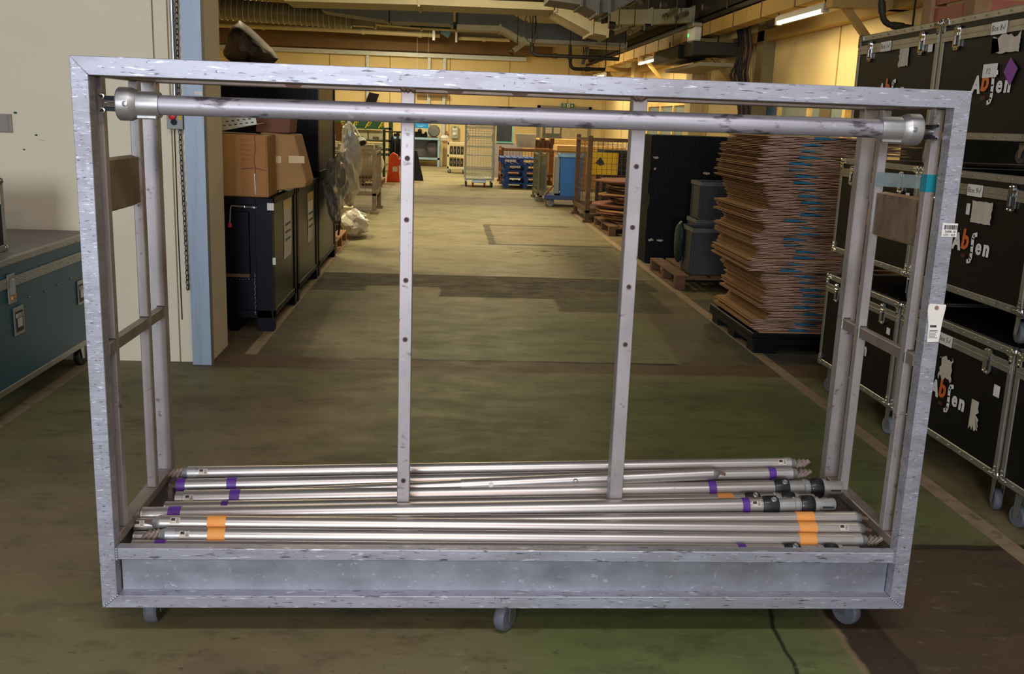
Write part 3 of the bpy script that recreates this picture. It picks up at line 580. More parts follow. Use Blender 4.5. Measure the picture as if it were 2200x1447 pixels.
def flight_case(label, y0, z0, ln=1.0, hg=.14, h=.567, dp=1.12, note=None, note_y=.45, logo_y=.47, logo=True, x0=FX, torn_=(), body=None, top=None, group='black flight cases in stacks', rad=.048, latches=(.18, .82)):  # unseen depth stretched to keep the gaps between cases dark
    """local: x into the stack, y along the aisle, z up from what the castors stand on"""
    o = thing('flight_case', label, 'flight case', (x0, y0, z0), group=group)
    Z0, Z1 = hg, hg+h; e = .032; body = body or CASE
    part('body', MB().box(.004, dp-.004, .004, ln-.004, Z0+.003, Z1-.003), body, o)
    if top: part('lid_top', MB().box(.02, dp-.02, .02, ln-.02, Z1-.004, Z1-.001), top, o)
    for (x, z) in ((0, Z0), (dp-e, Z0), (0, Z1-e), (dp-e, Z1-e)): part('edge_profile', MB().box(x, x+e, .02, ln-.02, z, z+e), EDGE, o, bevel=.003)
    for (y, z) in ((0, Z0), (ln-e, Z0), (0, Z1-e), (ln-e, Z1-e)): part('edge_profile', MB().box(.02, dp-.02, y, y+e, z, z+e), EDGE, o, bevel=.003)
    for (x, y) in ((0, 0), (dp-e, 0), (0, ln-e), (dp-e, ln-e)): part('edge_profile', MB().box(x, x+e, y, y+e, Z0+.02, Z1-.02), EDGE, o, bevel=.003)
    lz = Z1-.105
    for (x, s) in ((-.003, 1), (dp-.004, 1)): part('lid_band', MB().box(x, x+.007, .01, ln-.01, lz, lz+.048).box(x-.0015, x+.0085, .01, ln-.01, lz+.021, lz+.026), EDGE, o, bevel=.001)
    for y in (-.003, ln-.004): part('lid_band', MB().box(.01, dp-.01, y, y+.007, lz, lz+.048), EDGE, o, bevel=.001)
    rv = MB()
    for k in range(9):
        yy = .1+k*(ln-.2)/8
        for zz in (Z0+.016, Z1-.016): rv.ball((-.001, yy, zz), .0045, n=6, m=4)
    part('rivet_row', rv, STEEL, o, smooth=True)
    for x in (0, dp):
        for y in (0, ln):
            for z in (Z0, Z1):
                sx, sy, sz = (1 if x == 0 else -1), (1 if y == 0 else -1), (1 if z == Z0 else -1)
                c = MB().ball((x+sx*.014, y+sy*.014, z+sz*.014), .022)
                if x == 0:
                    c.poly([(-.003, y, z+sz*.0), (-.003, y+sy*.062, z+sz*.004), (-.003, y+sy*.066, z+sz*.026), (-.003, y+sy*.030, z+sz*.036), (-.003, y+sy*.026, z+sz*.066), (-.003, y+sy*.004, z+sz*.062)], (.004, 0, 0))
                    for (ry, rz) in ((.052, .016), (.016, .052), (.034, .018), (.018, .034)): c.ball((-.004, y+sy*ry, z+sz*rz), .0048, n=6, m=4)
                part('corner', c, CHROME, o, smooth=True)
    for y in (ln*latches[0], ln*latches[1]):
        w, hh = .062, .112; zc = lz+.012
        P = [(w/2*(1 if abs(a) < .75 else .78)*math.copysign(1, math.cos(2*math.pi*k/16+.2)), 0) for k, a in enumerate([0]*16)]
        pl = MB().poly([(-.004, y-w/2, zc-hh/2+.016), (-.004, y-w/2+.016, zc-hh/2), (-.004, y+w/2-.016, zc-hh/2), (-.004, y+w/2, zc-hh/2+.016), (-.004, y+w/2, zc+hh/2-.016), (-.004, y+w/2-.016, zc+hh/2), (-.004, y-w/2+.016, zc+hh/2), (-.004, y-w/2, zc+hh/2-.016)], (.006, 0, 0))
        for (a, b) in ((-.4, -.42), (.4, -.42), (-.4, .42), (.4, .42), (0, -.44), (0, .44)): pl.ball((-.005, y+a*w, zc+b*hh), .0045, n=6, m=4)
        lt = part('latch', pl, CHROME, o, smooth=True)
        part('latch_dish', MB().box(-.0055, -.003, y-w*.32, y+w*.32, zc-hh*.34, zc+hh*.18), INK, lt, bevel=.001)
        part('latch_handle', MB().box(-.013, -.005, y-.006, y+.006, zc-hh*.30, zc+hh*.10).box(-.011, -.005, y-w*.26, y+w*.26, zc+hh*.06, zc+hh*.22).cbox((-.008, y, zc+hh*.36), (.008, w*.5, .014)), CHROME, lt, bevel=.002)
    for x in (.075, dp-.075):
        for y in (.085, ln-.085): caster(o, x, y, hg, rad, .032, rnd.uniform(-.5, .5)+R(90), GREYR if rnd.random() < .6 else mat('pale_grey_rubber', (122, 126, 136), .6), BLACKP)
    if logo: absen(o, ln*logo_y, Z0+.205)
    if note:
        m = fm(ln*note_y, lz+.024, -.0062)
        nt = part('box_label', MB().cbox((0, 0, 0), (.125, .052, .001), m), PAPER, o, label='white label reading '+note)
        b = MB(); text_mb(note, .036, m @ Matrix.Translation((-.016, -.011, .0008)), -.0006, .1, mb=b); tick(m @ Matrix.Translation((.042, 0, .0006)), .020, b)
        part('handwriting', b, INK, nt)
    for a in torn_:
        part(a[0], torn(*a[1:]), PAPER2 if a[0] != 'white_sticker' else PAPER, o)
    return o
Z2, Z3 = .750, 1.450
pitch = 1.02
# far column (bottom to top), middle column, near column
flight_case('black flight case at the bottom of the farthest stack, by the cartons', 4.86, 0, 1.00, .178, .567, torn_=[('torn_paper', .56, .60, .13, .11, 3), ('white_sticker', .09, .575, .04, .035, 9, (0, 0, 0, 0))])
flight_case('black flight case in the middle of the farthest stack, seen through the frame side', 4.83, Z2, 1.00, .137, .560, torn_=[('torn_paper', .52, .52, .16, .13, 4), ('white_sticker', .09, .535, .04, .045, 9, (0, 0, 0, 0))])
o = flight_case('topmost black flight case of the farthest stack with Box 1 label', 4.795, Z3, .965, .137, .555, note='Box 1', note_y=.60, torn_=[('torn_paper', .36, .545, .115, .105, 5, (0, .2, .3, .6)), ('white_sticker', .075, .575, .045, .05, 9, (0, 0, 0, 0))])
o['label'] = 'topmost black flight case of the farthest stack against the yellow wall'
flight_case('bottom black flight case with Box 5 label, a torn paper patch above its logo', 3.80, 0, 1.03, .178, .567, note='Box 5', note_y=.535, logo_y=.452, torn_=[('torn_paper', .52, .53, .135, .125, 6), ('torn_paper', .225, .39, .075, .14, 8, (0, 2.6, 1, 0)), ('white_sticker', .085, .545, .045, .05, 9, (0, 0, 0, 0))])
flight_case('middle black flight case with Box 9 label above its logo', 3.80, Z2, 1.02, .137, .560, note='Box 9', note_y=.46, logo_y=.435, torn_=[('torn_paper', .40, .525, .17, .10, 11, (.3, .2, .2, .2)), ('white_sticker', .515, .53, .03, .05, 9, (0, 0, 0, 0))], latches=(.175, .82))
o = flight_case('topmost black flight case with Box 8 label and a purple diamond sticker', 3.79, Z3, .985, .137, .555, note='Box 8', note_y=.47, logo_y=.475, torn_=[('torn_paper', .405, .545, .22, .085, 12, (1.5, .1, .3, 1.6)), ('white_sticker', .50, .435, .115, .058, 9, (0, 0, 0, 0))], latches=(.175, .84))
m = fm(.335, .425, -.002); part('diamond_sticker', MB().poly([m @ Vector(p) for p in ((-.052, .0, 0), (-.012, .058, 0), (.052, .010, 0), (.010, -.060, 0))], (-.0008, 0, 0)), STKP, o, label='purple diamond sticker')
b = MB(); text_mb('P2', .034, fm(.51, .422, -.0022), -.0008, .1, mb=b); part('handwriting', b, INK, o)
flight_case('black flight case nearest the camera at the right picture edge, bottom of its stack', 2.755, 0, 1.02, .178, .567)
flight_case('black flight case nearest the camera at the right picture edge, second level', 2.755, Z2, 1.02, .137, .560)
# wooden packing above and behind the stacks
wc = thing('wooden_crate', 'wooden crate with reddish boards behind the topmost flight cases', 'crate', (4.0, 7.2, 1.905))
for (x, y) in ((3.60, 7.50), (3.60, 6.86), (4.4, 7.50), (4.4, 6.86)): part('post', MB().box(x, x+.12, y, y+.14, 1.905, 2.85), WOOD, wc, world=True)
for k in range(3): part('board', MB().box(3.63, 3.65, 7.0, 7.5, .1+1.85+k*.30, .38+1.85+k*.30), WOODR, wc, world=True)
for k in range(3): part('board', MB().box(3.72, 4.4, 6.88, 6.90, .1+1.85+k*.30, .38+1.85+k*.30), WOODR, wc, world=True)
for k in range(6): part('lid_board', MB().box(3.60+k*.153, 3.74+k*.153, 6.84, 7.66, 2.85, 2.89), WOOD, wc, world=True)

kb = thing('gap_darkener', 'added dark block under the wooden crate, darkening the gaps between flight cases', 'dark block', (4.0, 7.2, 0))  # unseen dark block, added to darken the gaps between the flight cases
part('body', MB().box(3.58, 4.54, 6.86, 7.68, 0, 1.90), BLACKP, kb, bevel=.004, world=True)
for x in (3.60, 4.07): d_ = part('door', MB().box(x, x+.45, 6.845, 6.86, .05, 1.86), BLACKP, kb, world=True); part('handle', MB().box(x+.40, x+.42, 6.825, 6.845, .9, 1.05), STEEL, d_, world=True)
# ================================================================ blue flight case by the left wall
ob = thing('blue_flight_case', 'teal blue flight case with grey top beside the cream wall', 'flight case', (-2.18, 4.72, 0))
def bcase(o, dp, ln, Z0, Z1, body, top):
    # local: x negative into the wall side, face at x = 0
    part('body', MB().box(-dp+.004, -.004, .004, ln-.004, Z0+.003, Z1-.003), body, o)
    part('lid_top', MB().box(-dp+.03, -.03, .03, ln-.03, Z1-.004, Z1-.001), top, o)
    e = .034
    for (x, z) in ((-e, Z0), (-dp, Z0), (-e, Z1-e), (-dp, Z1-e)): part('edge_profile', MB().box(x, x+e, .02, ln-.02, z, z+e), EDGE, o, bevel=.003)
    for (y, z) in ((0, Z0), (ln-e, Z0), (0, Z1-e), (ln-e, Z1-e)): part('edge_profile', MB().box(-dp+.02, -.02, y, y+e, z, z+e), EDGE, o, bevel=.003)
    for (x, y) in ((-e, 0), (-dp, 0), (-e, ln-e), (-dp, ln-e)): part('edge_profile', MB().box(x, x+e, y, y+e, Z0+.02, Z1-.02), EDGE, o, bevel=.003)
    for x in (0, -dp):
        for y in (0, ln):
            for z in (Z0, Z1):
                part('corner', MB().ball((x+(-.014 if x == 0 else .014), y+(.014 if y == 0 else -.014), z+(.014 if z == Z0 else -.014)), .024), CHROME, o, smooth=True)
bcase(ob, .80, 1.50, .165, .835, BLUEC, GREYT)
part('lid_band', MB().box(-.003, .004, .01, 1.49, .690, .740).box(.003, .006, .01, 1.49, .712, .718), EDGE, ob, bevel=.001)
rv = MB()
for k in range(22): rv.ball((.0045, .06+k*.065, .703), .005, n=6, m=4).ball((.0045, .09+k*.065, .727), .005, n=6, m=4)
for k in range(14): rv.ball((.001, .08+k*.1, .812), .005, n=6, m=4)
for k, (x, y) in enumerate(((64, 638), (98, 626), (125, 612), (153, 598))):
    q = U(x, y, X=-2.179); rv.ball((.001, q.y-4.72, q.z), .006, n=6, m=4)
part('rivet_row', rv, STEEL, ob, smooth=True)
for (px, py, w, h) in ((23, 620, .085, .150),):
    q = U(px, py, X=-2.18); y, z = q.y-4.72, q.z
    lt = part('latch', MB().cbox((.004, y, z), (.010, w, h)), EDGE, ob, bevel=.004)
    part('latch_plate', MB().cbox((.010, y, z+.01), (.010, w*.5, h*.55)), STEEL, lt, bevel=.003); part('latch_tongue', MB().cbox((.012, y, z-h*.30), (.012, w*.55, .018)), CARD, lt, bevel=.003)
for (px, py) in ((40, 688), (174, 627)):
    q = U(px, py, X=-2.18); y, z = q.y-4.72, q.z
    hd = part('handle_dish', MB().cbox((.002, y, z), (.006, .120, .145)), EDGE, ob, bevel=.003)
    part('dish_recess', MB().cbox((.0045, y, z-.002), (.004, .085, .105)), INK, hd); part('handle_bar', MB().cbox((.009, y, z+.030), (.010, .082, .024)), EDGE, hd, bevel=.003); part('handle_bow', MB().cbox((.007, y, z-.008), (.004, .060, .05)), STEEL, hd, bevel=.002)
for x in (-.10, -.70):
    for y in (.12, 1.38): caster(ob, x, y, .165, .058, .035, R(80), BLACK, BLACKP)
os_ = thing('small_flight_case', 'small black flight case standing on the blue one at the left edge', 'flight case', (-2.30, 4.80, .836))
bcase(os_, .45, .48, 0, .375, CASE, CASE)
part('latch', MB().cbox((.004, .40, .29), (.008, .05, .09)), CHROME, os_, bevel=.003)
sw = single('plastic_pouch', MB().box(-.07, .07, -.004, .004, -.055, .055).box(-.06, .05, -.008, -.004, -.05, .045), mat('grey_pouch', (150, 140, 128), .25, 0, .2, 12), 'clear grey document pouch fixed to the cream wall at the left edge', 'pouch', loc=(U(0, 264, Y=6.25)), bevel=.001)
# ================================================================ pallets
def pallet(name, label, loc, rz=0, w=1.0, d=1.2, m=None, h=.144, group=None, n=7):
    o = thing(name, label, 'pallet', loc, rz, group); m = m or WOOD
    bw = w/(n+(n-1)*.30)
    tb = None
    for k in range(n):
        x = k*bw*1.30
        if tb is None: tb = MB().box(0, bw, 0, d, h-.020, h).mesh('top_board', .002)
        q = obj('top_board', tb, m, o); q.location = (x, 0, 0)
    sb = MB().box(0, w, 0, .10, h-.042, h-.0205).mesh('cross_board', .002)
    bb = MB().box(0, .10, 0, d, 0, .020).mesh('bottom_board', .002); bk = MB().box(0, .10, 0, .10, .0205, h-.0425).mesh('block', .002)
    for y in (0, d/2-.05, d-.10):
        q = obj('cross_board', sb, m, o); q.location = (0, y, 0)
        for x in (0, w/2-.05, w-.10): q = obj('block', bk, m, o); q.location = (x, y, 0)
    for x in (0, w/2-.05, w-.10): q = obj('bottom_board', bb, m, o); q.location = (x, 0, 0)
    return o
def wire_mesh(mb, o, ux, uy, w, h, nx, ny, r=.004):
    o = Vector(o); ux = Vector(ux); uy = Vector(uy)
    for k in range(nx+1): mb.tube(o+ux*(w*k/nx), o+ux*(w*k/nx)+uy*h, r, 4)
    for k in range(ny+1): mb.tube(o+uy*(h*k/ny), o+uy*(h*k/ny)+ux*w, r, 4)
    return mb
def crumple(c, sz, seed, n=26, m=18, amp=.3):
    r = random.Random(seed*3); b = blob(c, sz, seed, n, m, amp)
    b.v = [(x+r.uniform(-.10, .10)*sz[0], y+r.uniform(-.05, .05)*sz[1], z+r.uniform(-.04, .04)*sz[2]) for x, y, z in b.v]; return b
def blob(c, sz, seed, n=18, m=12, amp=.25, flat=None):
    """a crumpled closed surface"""
    r = random.Random(seed); ph = [(r.uniform(1, 5), r.uniform(1, 5), r.uniform(0, 6.3), r.uniform(.3, 1)) for _ in range(7)]
    mb = MB().ball((0, 0, 0), 1, n=n, m=m); out = []
    for v in mb.v:
        d = 1+amp*sum(p[3]*math.sin(p[0]*v[0]*2+p[1]*v[2]*2+p[2]+v[1]*3) for p in ph)/4
        out.append((c[0]+v[0]*sz[0]*d, c[1]+v[1]*sz[1]*d, c[2]+(max(v[2], flat) if flat is not None else v[2])*sz[2]*(d if v[2] > -.5 else 1)))
    mb.v = out; return mb

# ================================================================ left: black metal stillages
def stillage(label, y0, y1, z0, h, x0=-2.46, x1=-1.265, door=False, feet=True, paper=None):
    o = thing('metal_stillage', label, 'metal crate', (x1, y0, z0), group='black metal crates along the left')
    f = .10 if feet else .0
    w = x1-x0; d = y1-y0
    part('box', MB().box(-w+.02, -.02, .02, d-.02, f+.01, h-.02), CRATE, o)
    part('side_sheet', MB().box(-.021, -.010, .05, d-.05, f+.03, h-.05), CRATES, o)
    part('top_frame', MB().box(-w, 0, 0, .045, h-.05, h).box(-w, 0, d-.045, d, h-.05, h).box(-.045, 0, .045, d-.045, h-.05, h).box(-w, -w+.045, .045, d-.045, h-.05, h), CRATE, o, bevel=.003)
    part('base_frame', MB().box(-w, 0, 0, .045, f, f+.06).box(-.045, 0, .045, d-.045, f, f+.05), CRATE, o, bevel=.003)
    for x in (-.12, -w): 
        for y in (0, d-.10): part('corner_post', MB().box(x, x+.12, y, y+.022, 0, h).box(x if x < -.5 else x+.098, x+.022 if x < -.5 else x+.12, y, y+.10, 0, h), CRATE, o, bevel=.002)
    if feet:
        for x in (-.32, -w+.25): part('foot', MB().box(x, x+.06, 0, d, 0, f+.01), CRATE, o, bevel=.002)
    if door:
        dr = part('door', MB().box(-w+.10, -.165, -.004, .022, .42, h-.10), CRATE, o, bevel=.004)
        part('door_step', MB().box(-w+.10, -.165, -.012, .01, .405, .43), WOODD, dr); 
        part('hinge', MB().tube((-.34, -.012, .375), (-.40, -.012, .375), .018, 10), CRATE, dr, smooth=True)
        wl_ = MB()
        for k in range(26): wl_.ball((-.13+rnd.uniform(-.004, .004), -.004, .13+k*.0122), .0055*rnd.uniform(.5, 1.2), n=6, m=4)
        for k in range(14): wl_.ball((-.13-k*.022, -.004, .39+rnd.uniform(-.004, .004)), .005*rnd.uniform(.5, 1.2), n=6, m=4)
        part('weld_bead', wl_, mat('weld_pale', (120, 130, 146), .4, .5, .3, 30), o, smooth=True)
    return o
s1 = stillage('nearest black metal crate with a door latch, below the taped boxes', 7.21, 8.36, 0, .985, door=True)
# latch bar with red grip
p0 = U(497, 442, Y=7.195); p1 = U(552, 446, Y=7.195); p2 = U(494, 482, Y=7.195)
lb = part('latch_bar', MB().path([p1, p0+Vector((.012, 0, 0)), p0, p0+Vector((-.006, 0, -.02)), p2], .0055, 8), STEEL, s1, smooth=True, world=True)
part('spring', MB().path([p0.lerp(p1, .2+.75*k/60)+Vector((0, .009*math.cos(k*1.3), .009*math.sin(k*1.3))) for k in range(60)], .002, 5), STEEL, lb, smooth=True, world=True)
part('grip', MB().lathe(p2+Vector((0, 0, .012)), (0, 0, -1), [(0, .009), (.004, .013), (.030, .016), (.032, .010)], 10), RED, lb, smooth=True, world=True, label='red plastic grip')
p = U(581, 444, Y=7.205); part('sticker', MB().cbox((p.x, 7.2075, p.z), (.048, .002, .052)), PAPER, s1, world=True)
p = U(589, 561, Y=7.205); part('sticker', MB().cbox((p.x, 7.2075, p.z), (.022, .002, .052)), PAPER, s1, world=True)
s2 = stillage('second black metal crate along the left with a hanging paper', 8.42, 9.74, 0, .985)
s3 = stillage('third black metal crate along the left below the raised one', 9.80, 11.30, 0, .985)
stillage('raised black metal crate stacked on the third crate', 9.82, 11.30, .985, 1.03, feet=False)
def hung_paper(st, px, py, w, h, yw):
    q = U(px, py, X=-1.2745); b = MB(); n = 8; 
    P = [Vector((-1.2735+.003*math.sin(k/n*3)*k/n, 0, q.z+h/2-h*k/n)) for k in range(n+1)]
    for k in range(n):
        a, c = P[k], P[k+1]; tw = .03*k/n; tw2 = .03*(k+1)/n
        b.poly([(a.x, q.y-w/2-tw, a.z), (a.x, q.y+w/2-tw, a.z), (c.x, q.y+w/2-tw2, c.z), (c.x, q.y-w/2-tw2, c.z)], (.001, 0, 0))
    pp = part('paper_notice', b, PAPER, st, world=True, label='white paper notice')
    part('tape', MB().box(-1.2738, -1.2720, q.y-w/2-.02, q.y+w/2+.02, q.z+h/2-.03, q.z+h/2+.05), PTAPE, pp, world=True)
    b = MB()
    for k in range(3):
        for j in range(5): b.box(-1.2702, -1.2690, q.y-w*.36+j*w*.15-.02*k/3, q.y-w*.36+j*w*.15+w*.10-.02*k/3, q.z+.05-k*.06, q.z+.068-k*.06)
    part('print', b, mat('print_grey', (84, 82, 80), .7), pp, world=True)
hung_paper(s1, 618, 495, .36, .41, 0); hung_paper(s2, 667, 470, .36, .40, 0)
# cartons and oddments on the first crates
def carton(label, pts, d, m=None, name='cardboard_box'):
    o = thing(name, label, 'cardboard box', pts[0]); part('body', MB().poly(pts, d), m or CARD, o, bevel=.006, world=True); return o
Y = 7.26
A = [U(466, 284, Y=Y), U(573, 291, Y=Y), U(577, 415, Y=Y), U(466, 416, Y=Y)]
zf = .987
A = [Vector((p.x, p.y, max(p.z, zf))) for p in A]; A[2].z = A[3].z = zf; A[0].x = A[3].x = -2.0
o = carton('crumpled brown cardboard box on the nearest metal crate, left one', A, (0, .45, 0))
pe = U(518, 350, Y=Y).x
part('front_flap', MB().poly([(pe, Y-.006, zf+.01), (pe, Y-.006, A[0].z-.012), (A[1].x-.005, Y-.01, A[1].z-.006), (A[2].x-.01, Y-.01, zf+.01)], (0, .006, 0)), mat('cardboard_flap', (170, 116, 66), .8, 0, .14, 5, bump=.06), o, world=True)
ps = U(548, 350, Y=Y).x
part('flap_gap', MB().path([(ps, Y-.012, A[0].z-.01), (ps+.006, Y-.012, A[0].z-.1), (ps-.006, Y-.012, A[0].z-.2), (ps+.004, Y-.012, zf+.21), (ps-.002, Y-.012, zf+.02)], .003, 5), CARDD, o, world=True)
part('flap_gap', MB().path([(pe, Y-.012, U(520, 362, Y=Y).z), (ps, Y-.012, U(545, 360, Y=Y).z), (A[1].x-.01, Y-.012, U(573, 366, Y=Y).z)], .003, 5), CARDD, o, world=True)
for k in range(5):
    zz = A[0].z-.045-k*.035; part('crease', MB().path([(pe+.006, Y-.0075, zz), (pe+.05, Y-.0075, zz-.003), (ps-.008, Y-.0075, zz+.002)], .0015, 4), CARDD, o, world=True)
part('silver_tape', MB().box(ps-.005, ps+.004, Y-.0125, Y-.010, zf+.02, zf+.17), STEEL, o, world=True)
B = [U(560, 284, Y=7.62), U(632, 290, Y=7.62), U(658, 390, Y=7.62), U(655, 402, Y=7.62), U(572, 412, Y=7.62)]
lo = min(p.z for p in B); B = [Vector((p.x, 7.62, p.z)) for p in B]
o = carton('leaning cardboard box with two tape strips on the metal crates', B, (0, .42, 0), CARD)
for (px, w) in ((592, 24), (637, 34)):
    a_ = U(px-w/2, 342, Y=7.612); c_ = U(px+w/2, 343, Y=7.612); part('tape_strip', MB().poly([(a_.x, 7.612, a_.z+.028), (c_.x, 7.612, c_.z+.026), (c_.x, 7.612, c_.z-.026), (a_.x, 7.612, a_.z-.028)], (0, .004, 0)), PTAPE, o, world=True)
part('side_face', MB().poly([U(575, 292, Y=7.616), U(588, 330, Y=7.616), U(596, 408, Y=7.616), U(577, 412, Y=7.616)], (0, .003, 0)), CARDP, o, world=True)
B = [U(548, 240, Y=7.75), U(625, 245, Y=7.75), U(622, 286, Y=7.75), U(550, 284, Y=7.75)]
o = carton('dark brown cardboard box lying on top of the two boxes', B, (0, .35, 0), CARDD)
zt_ = A[0].z+.002
o = thing('perforated_tray', 'pale perforated metal cable tray on the left cardboard box', 'cable tray', (-1.6, 7.5, zt_))
P = [U(466, 246, Y=7.3), U(548, 246, Y=7.3), U(552, 268, Y=7.3), U(466, 284, Y=7.3)]
P[3].z = max(P[3].z, zt_+.002); tr_ = part('tray_web', MB().poly(P, (0, .004, 0)), mat('tray_pale_zinc', (182, 184, 170), .5, .4, .14, 8), o, world=True)
for k in range(14):
    for j in range(2):
        q = U(476+k*12-j*6, 262+j*9-k*1.4, Y=7.298)
        if q.x < P[1].x-.01 and 0 < k: part('slot', MB().cbox((q.x, 7.2975, q.z), (.018, .003, .007)), INK, tr_, world=True)
part('tray_flange', MB().poly([P[3], P[2], P[2]+Vector((0, .3, .01)), P[3]+Vector((0, .3, .01))], (0, 0, .004)), MATS['tray_pale_zinc'], o, world=True)
# sack on the raised crate
q = U(530, 128, Y=10.2)
sk = blob((q.x+.03, 10.3, 2.20), (.29, .30, .19), 5, 22, 14, .12, -.9)
out = []
for v in sk.v:
    t = max(0, (v[2]-2.12)/.32); out.append((v[0]*(1-t*.75)+(q.x-.14)*t*.75, v[1], v[2]+t*t*.10 if t > 0 else v[2]))
sk.v = out
single('dust_sack', sk, BAG, 'dark brown sack with a peaked top on the raised metal crate', 'sack', smooth=True)
# film and bags hanging beside the third crate
single('plastic_film', crumple((-1.15, 10.25, .84), (.10, .46, .34), 9, 34, 22, .34), WRAPD, 'clear shiny plastic film bundle hanging between the raised crate and floor', 'plastic film')
single('clear_bag', crumple((-1.17, 12.0, 1.02), (.12, .30, .50), 14, 26, 24, .30), WRAP, 'milky plastic sheet draped behind the shiny film bundle', 'plastic sheet')
o = thing('cardboard_offcut', 'upright cardboard offcut behind the raised metal crate', 'cardboard', (-1.4, 12.4, 0))
part('sheet', MB().poly([U(718, 262, Y=12.4), U(733, 262, Y=12.4), U(741, 305, Y=12.4), U(722, 303, Y=12.4)], (0, .01, 0)), CARD, o, world=True)
part('backing', MB().box(-1.62, -1.50, 12.42, 12.45, 0, 1.55), WOOD, o, world=True)
# pallets with motors
pA = pallet('wooden_pallet', 'wooden pallet with oily machine parts past the third metal crate', (-2.28, 11.5, 0), 0, 1.0, 1.2, WOOD)
o = thing('machine_part', 'dark coiled machine part on the nearer pallet at left', 'machine', (-1.5, 12.0, .146))
part('body', MB().box(-.25, .10, -.3, .4, 0, .12), BLACKP, o, bevel=.02)
for k in range(5): part('coil', MB().path([(.02+.10*math.cos(w), -.12+.10*math.sin(w), .16+k*.045) for w in [i*.45 for i in range(15)]], .014, 6), BLACK, o, smooth=True)
part('hose', MB().path([(.05, .1, .2), (.16, .05, .34), (.22, -.05, .25), (.20, -.1, .02)], .014, 6), BLACK, o, smooth=True)
single('film_heap', crumple((-1.22, 13.2, .19), (.20, .38, .17), 21, 26, 16, .3), WRAP, 'crumpled milky plastic film on the pallet edge at left', 'plastic film')
pB = pallet('wooden_pallet', 'wooden pallet carrying a black motor at left', (-2.42, 13.75, 0), 0, 1.1, 1.3, WOODD)
o = thing('electric_motor', 'black motor with beige blocks on the farther left pallet', 'motor', (-1.75, 14.3, .146))
part('body', MB().lathe((-.2, 0, .16), (1, 0, 0), [(0, .1), (.02, .15), (.36, .15), (.40, .11)], 16), BLACK, o, smooth=True); part('base', MB().box(-.22, .24, -.14, .14, 0, .04), BLACKP, o); part('block', MB().box(.26, .40, -.12, .05, 0, .16), CREAMP, o, bevel=.01); part('block', MB().box(.30, .44, .1, .2, 0, .11), CREAMP, o, bevel=.01)
part('rod', MB().tube((-.06, -.1, .05), (-.06, -.1, 1.32), .012, 8), GALV, o, smooth=True)
# post pallet with mesh
def post_pallet(label, x0, x1, y0, y1, h, m, n=18, base=.12, name='mesh_cage', post=.06, feet=True, wire=None, panels=('f', 'l', 'r', 'b')):
    o = thing(name, label, 'mesh cage', ((x0+x1)/2, (y0+y1)/2, 0))
    for x in (x0, x1-post):
        for y in (y0, y1-post):
            pp = part('post', MB().box(x, x+post, y, y+post, 0, h), m, o, bevel=.004, world=True)
            if feet: part('foot', MB().box(x-.03, x+post+.03, y-.03, y+post+.03, 0, .05), m, pp, bevel=.003, world=True)
    part('base_deck', MB().box(x0, x1, y0, y1, base, base+.04), m, o, world=True)
    b = MB()
    for z in (base+.04, h-.09):
        b.box(x0+post, x1-post, y0, y0+.03, z, z+.035).box(x0+post, x1-post, y1-.03, y1, z, z+.035).box(x0, x0+.03, y0+post, y1-post, z, z+.035).box(x1-.03, x1, y0+post, y1-post, z, z+.035)
    part('rail', b, m, o, world=True)
    hh = h-.09-base-.04; wm = wire or m
    nx = n; ny = int(n*hh/(x1-x0))
    if 'f' in panels: part('mesh_panel', wire_mesh(MB(), (x0+post, y0+.015, base+.06), (1, 0, 0), (0, 0, 1), x1-x0-2*post, hh, nx, ny), wm, o, world=True)
    if 'b' in panels: part('mesh_panel', wire_mesh(MB(), (x0+post, y1-.015, base+.06), (1, 0, 0), (0, 0, 1), x1-x0-2*post, hh, nx, ny), wm, o, world=True)
    if 'l' in panels: part('mesh_panel', wire_mesh(MB(), (x0+.015, y0+post, base+.06), (0, 1, 0), (0, 0, 1), y1-y0-2*post, hh, nx, ny), wm, o, world=True)
    if 'r' in panels: part('mesh_panel', wire_mesh(MB(), (x1-.015, y0+post, base+.06), (0, 1, 0), (0, 0, 1), y1-y0-2*post, hh, nx, ny), wm, o, world=True)
    return o
post_pallet('low mesh cage with rusty and silver posts at left', -2.45, -1.16, 16.3, 17.5, 1.07, mat('cage_rusty_grey', (124, 112, 96), .5, .4, .3, 12), 20, .3, post=.07)
# wrapped pallet load
pC = pallet('wooden_pallet', 'small pallet under the cream wrapped load', (-2.55, 22.9, 0), 0, 1.05, 1.2, WOOD)
o = thing('wrapped_load', 'cream stretch wrapped load on a pallet beyond the mesh cage', 'wrapped load', (-2.0, 23.5, .146))
part('goods', blob((0, 0, .33), (.52, .56, .38), 31, 20, 14, .12, -.83), WRAPW, o, smooth=True)
part('roll', MB().lathe((-.5, -.35, .70), (1, 0, 0), [(0, .05), (.01, .10), (.8, .10), (.81, .05)], 14), WRAPW, o, smooth=True)
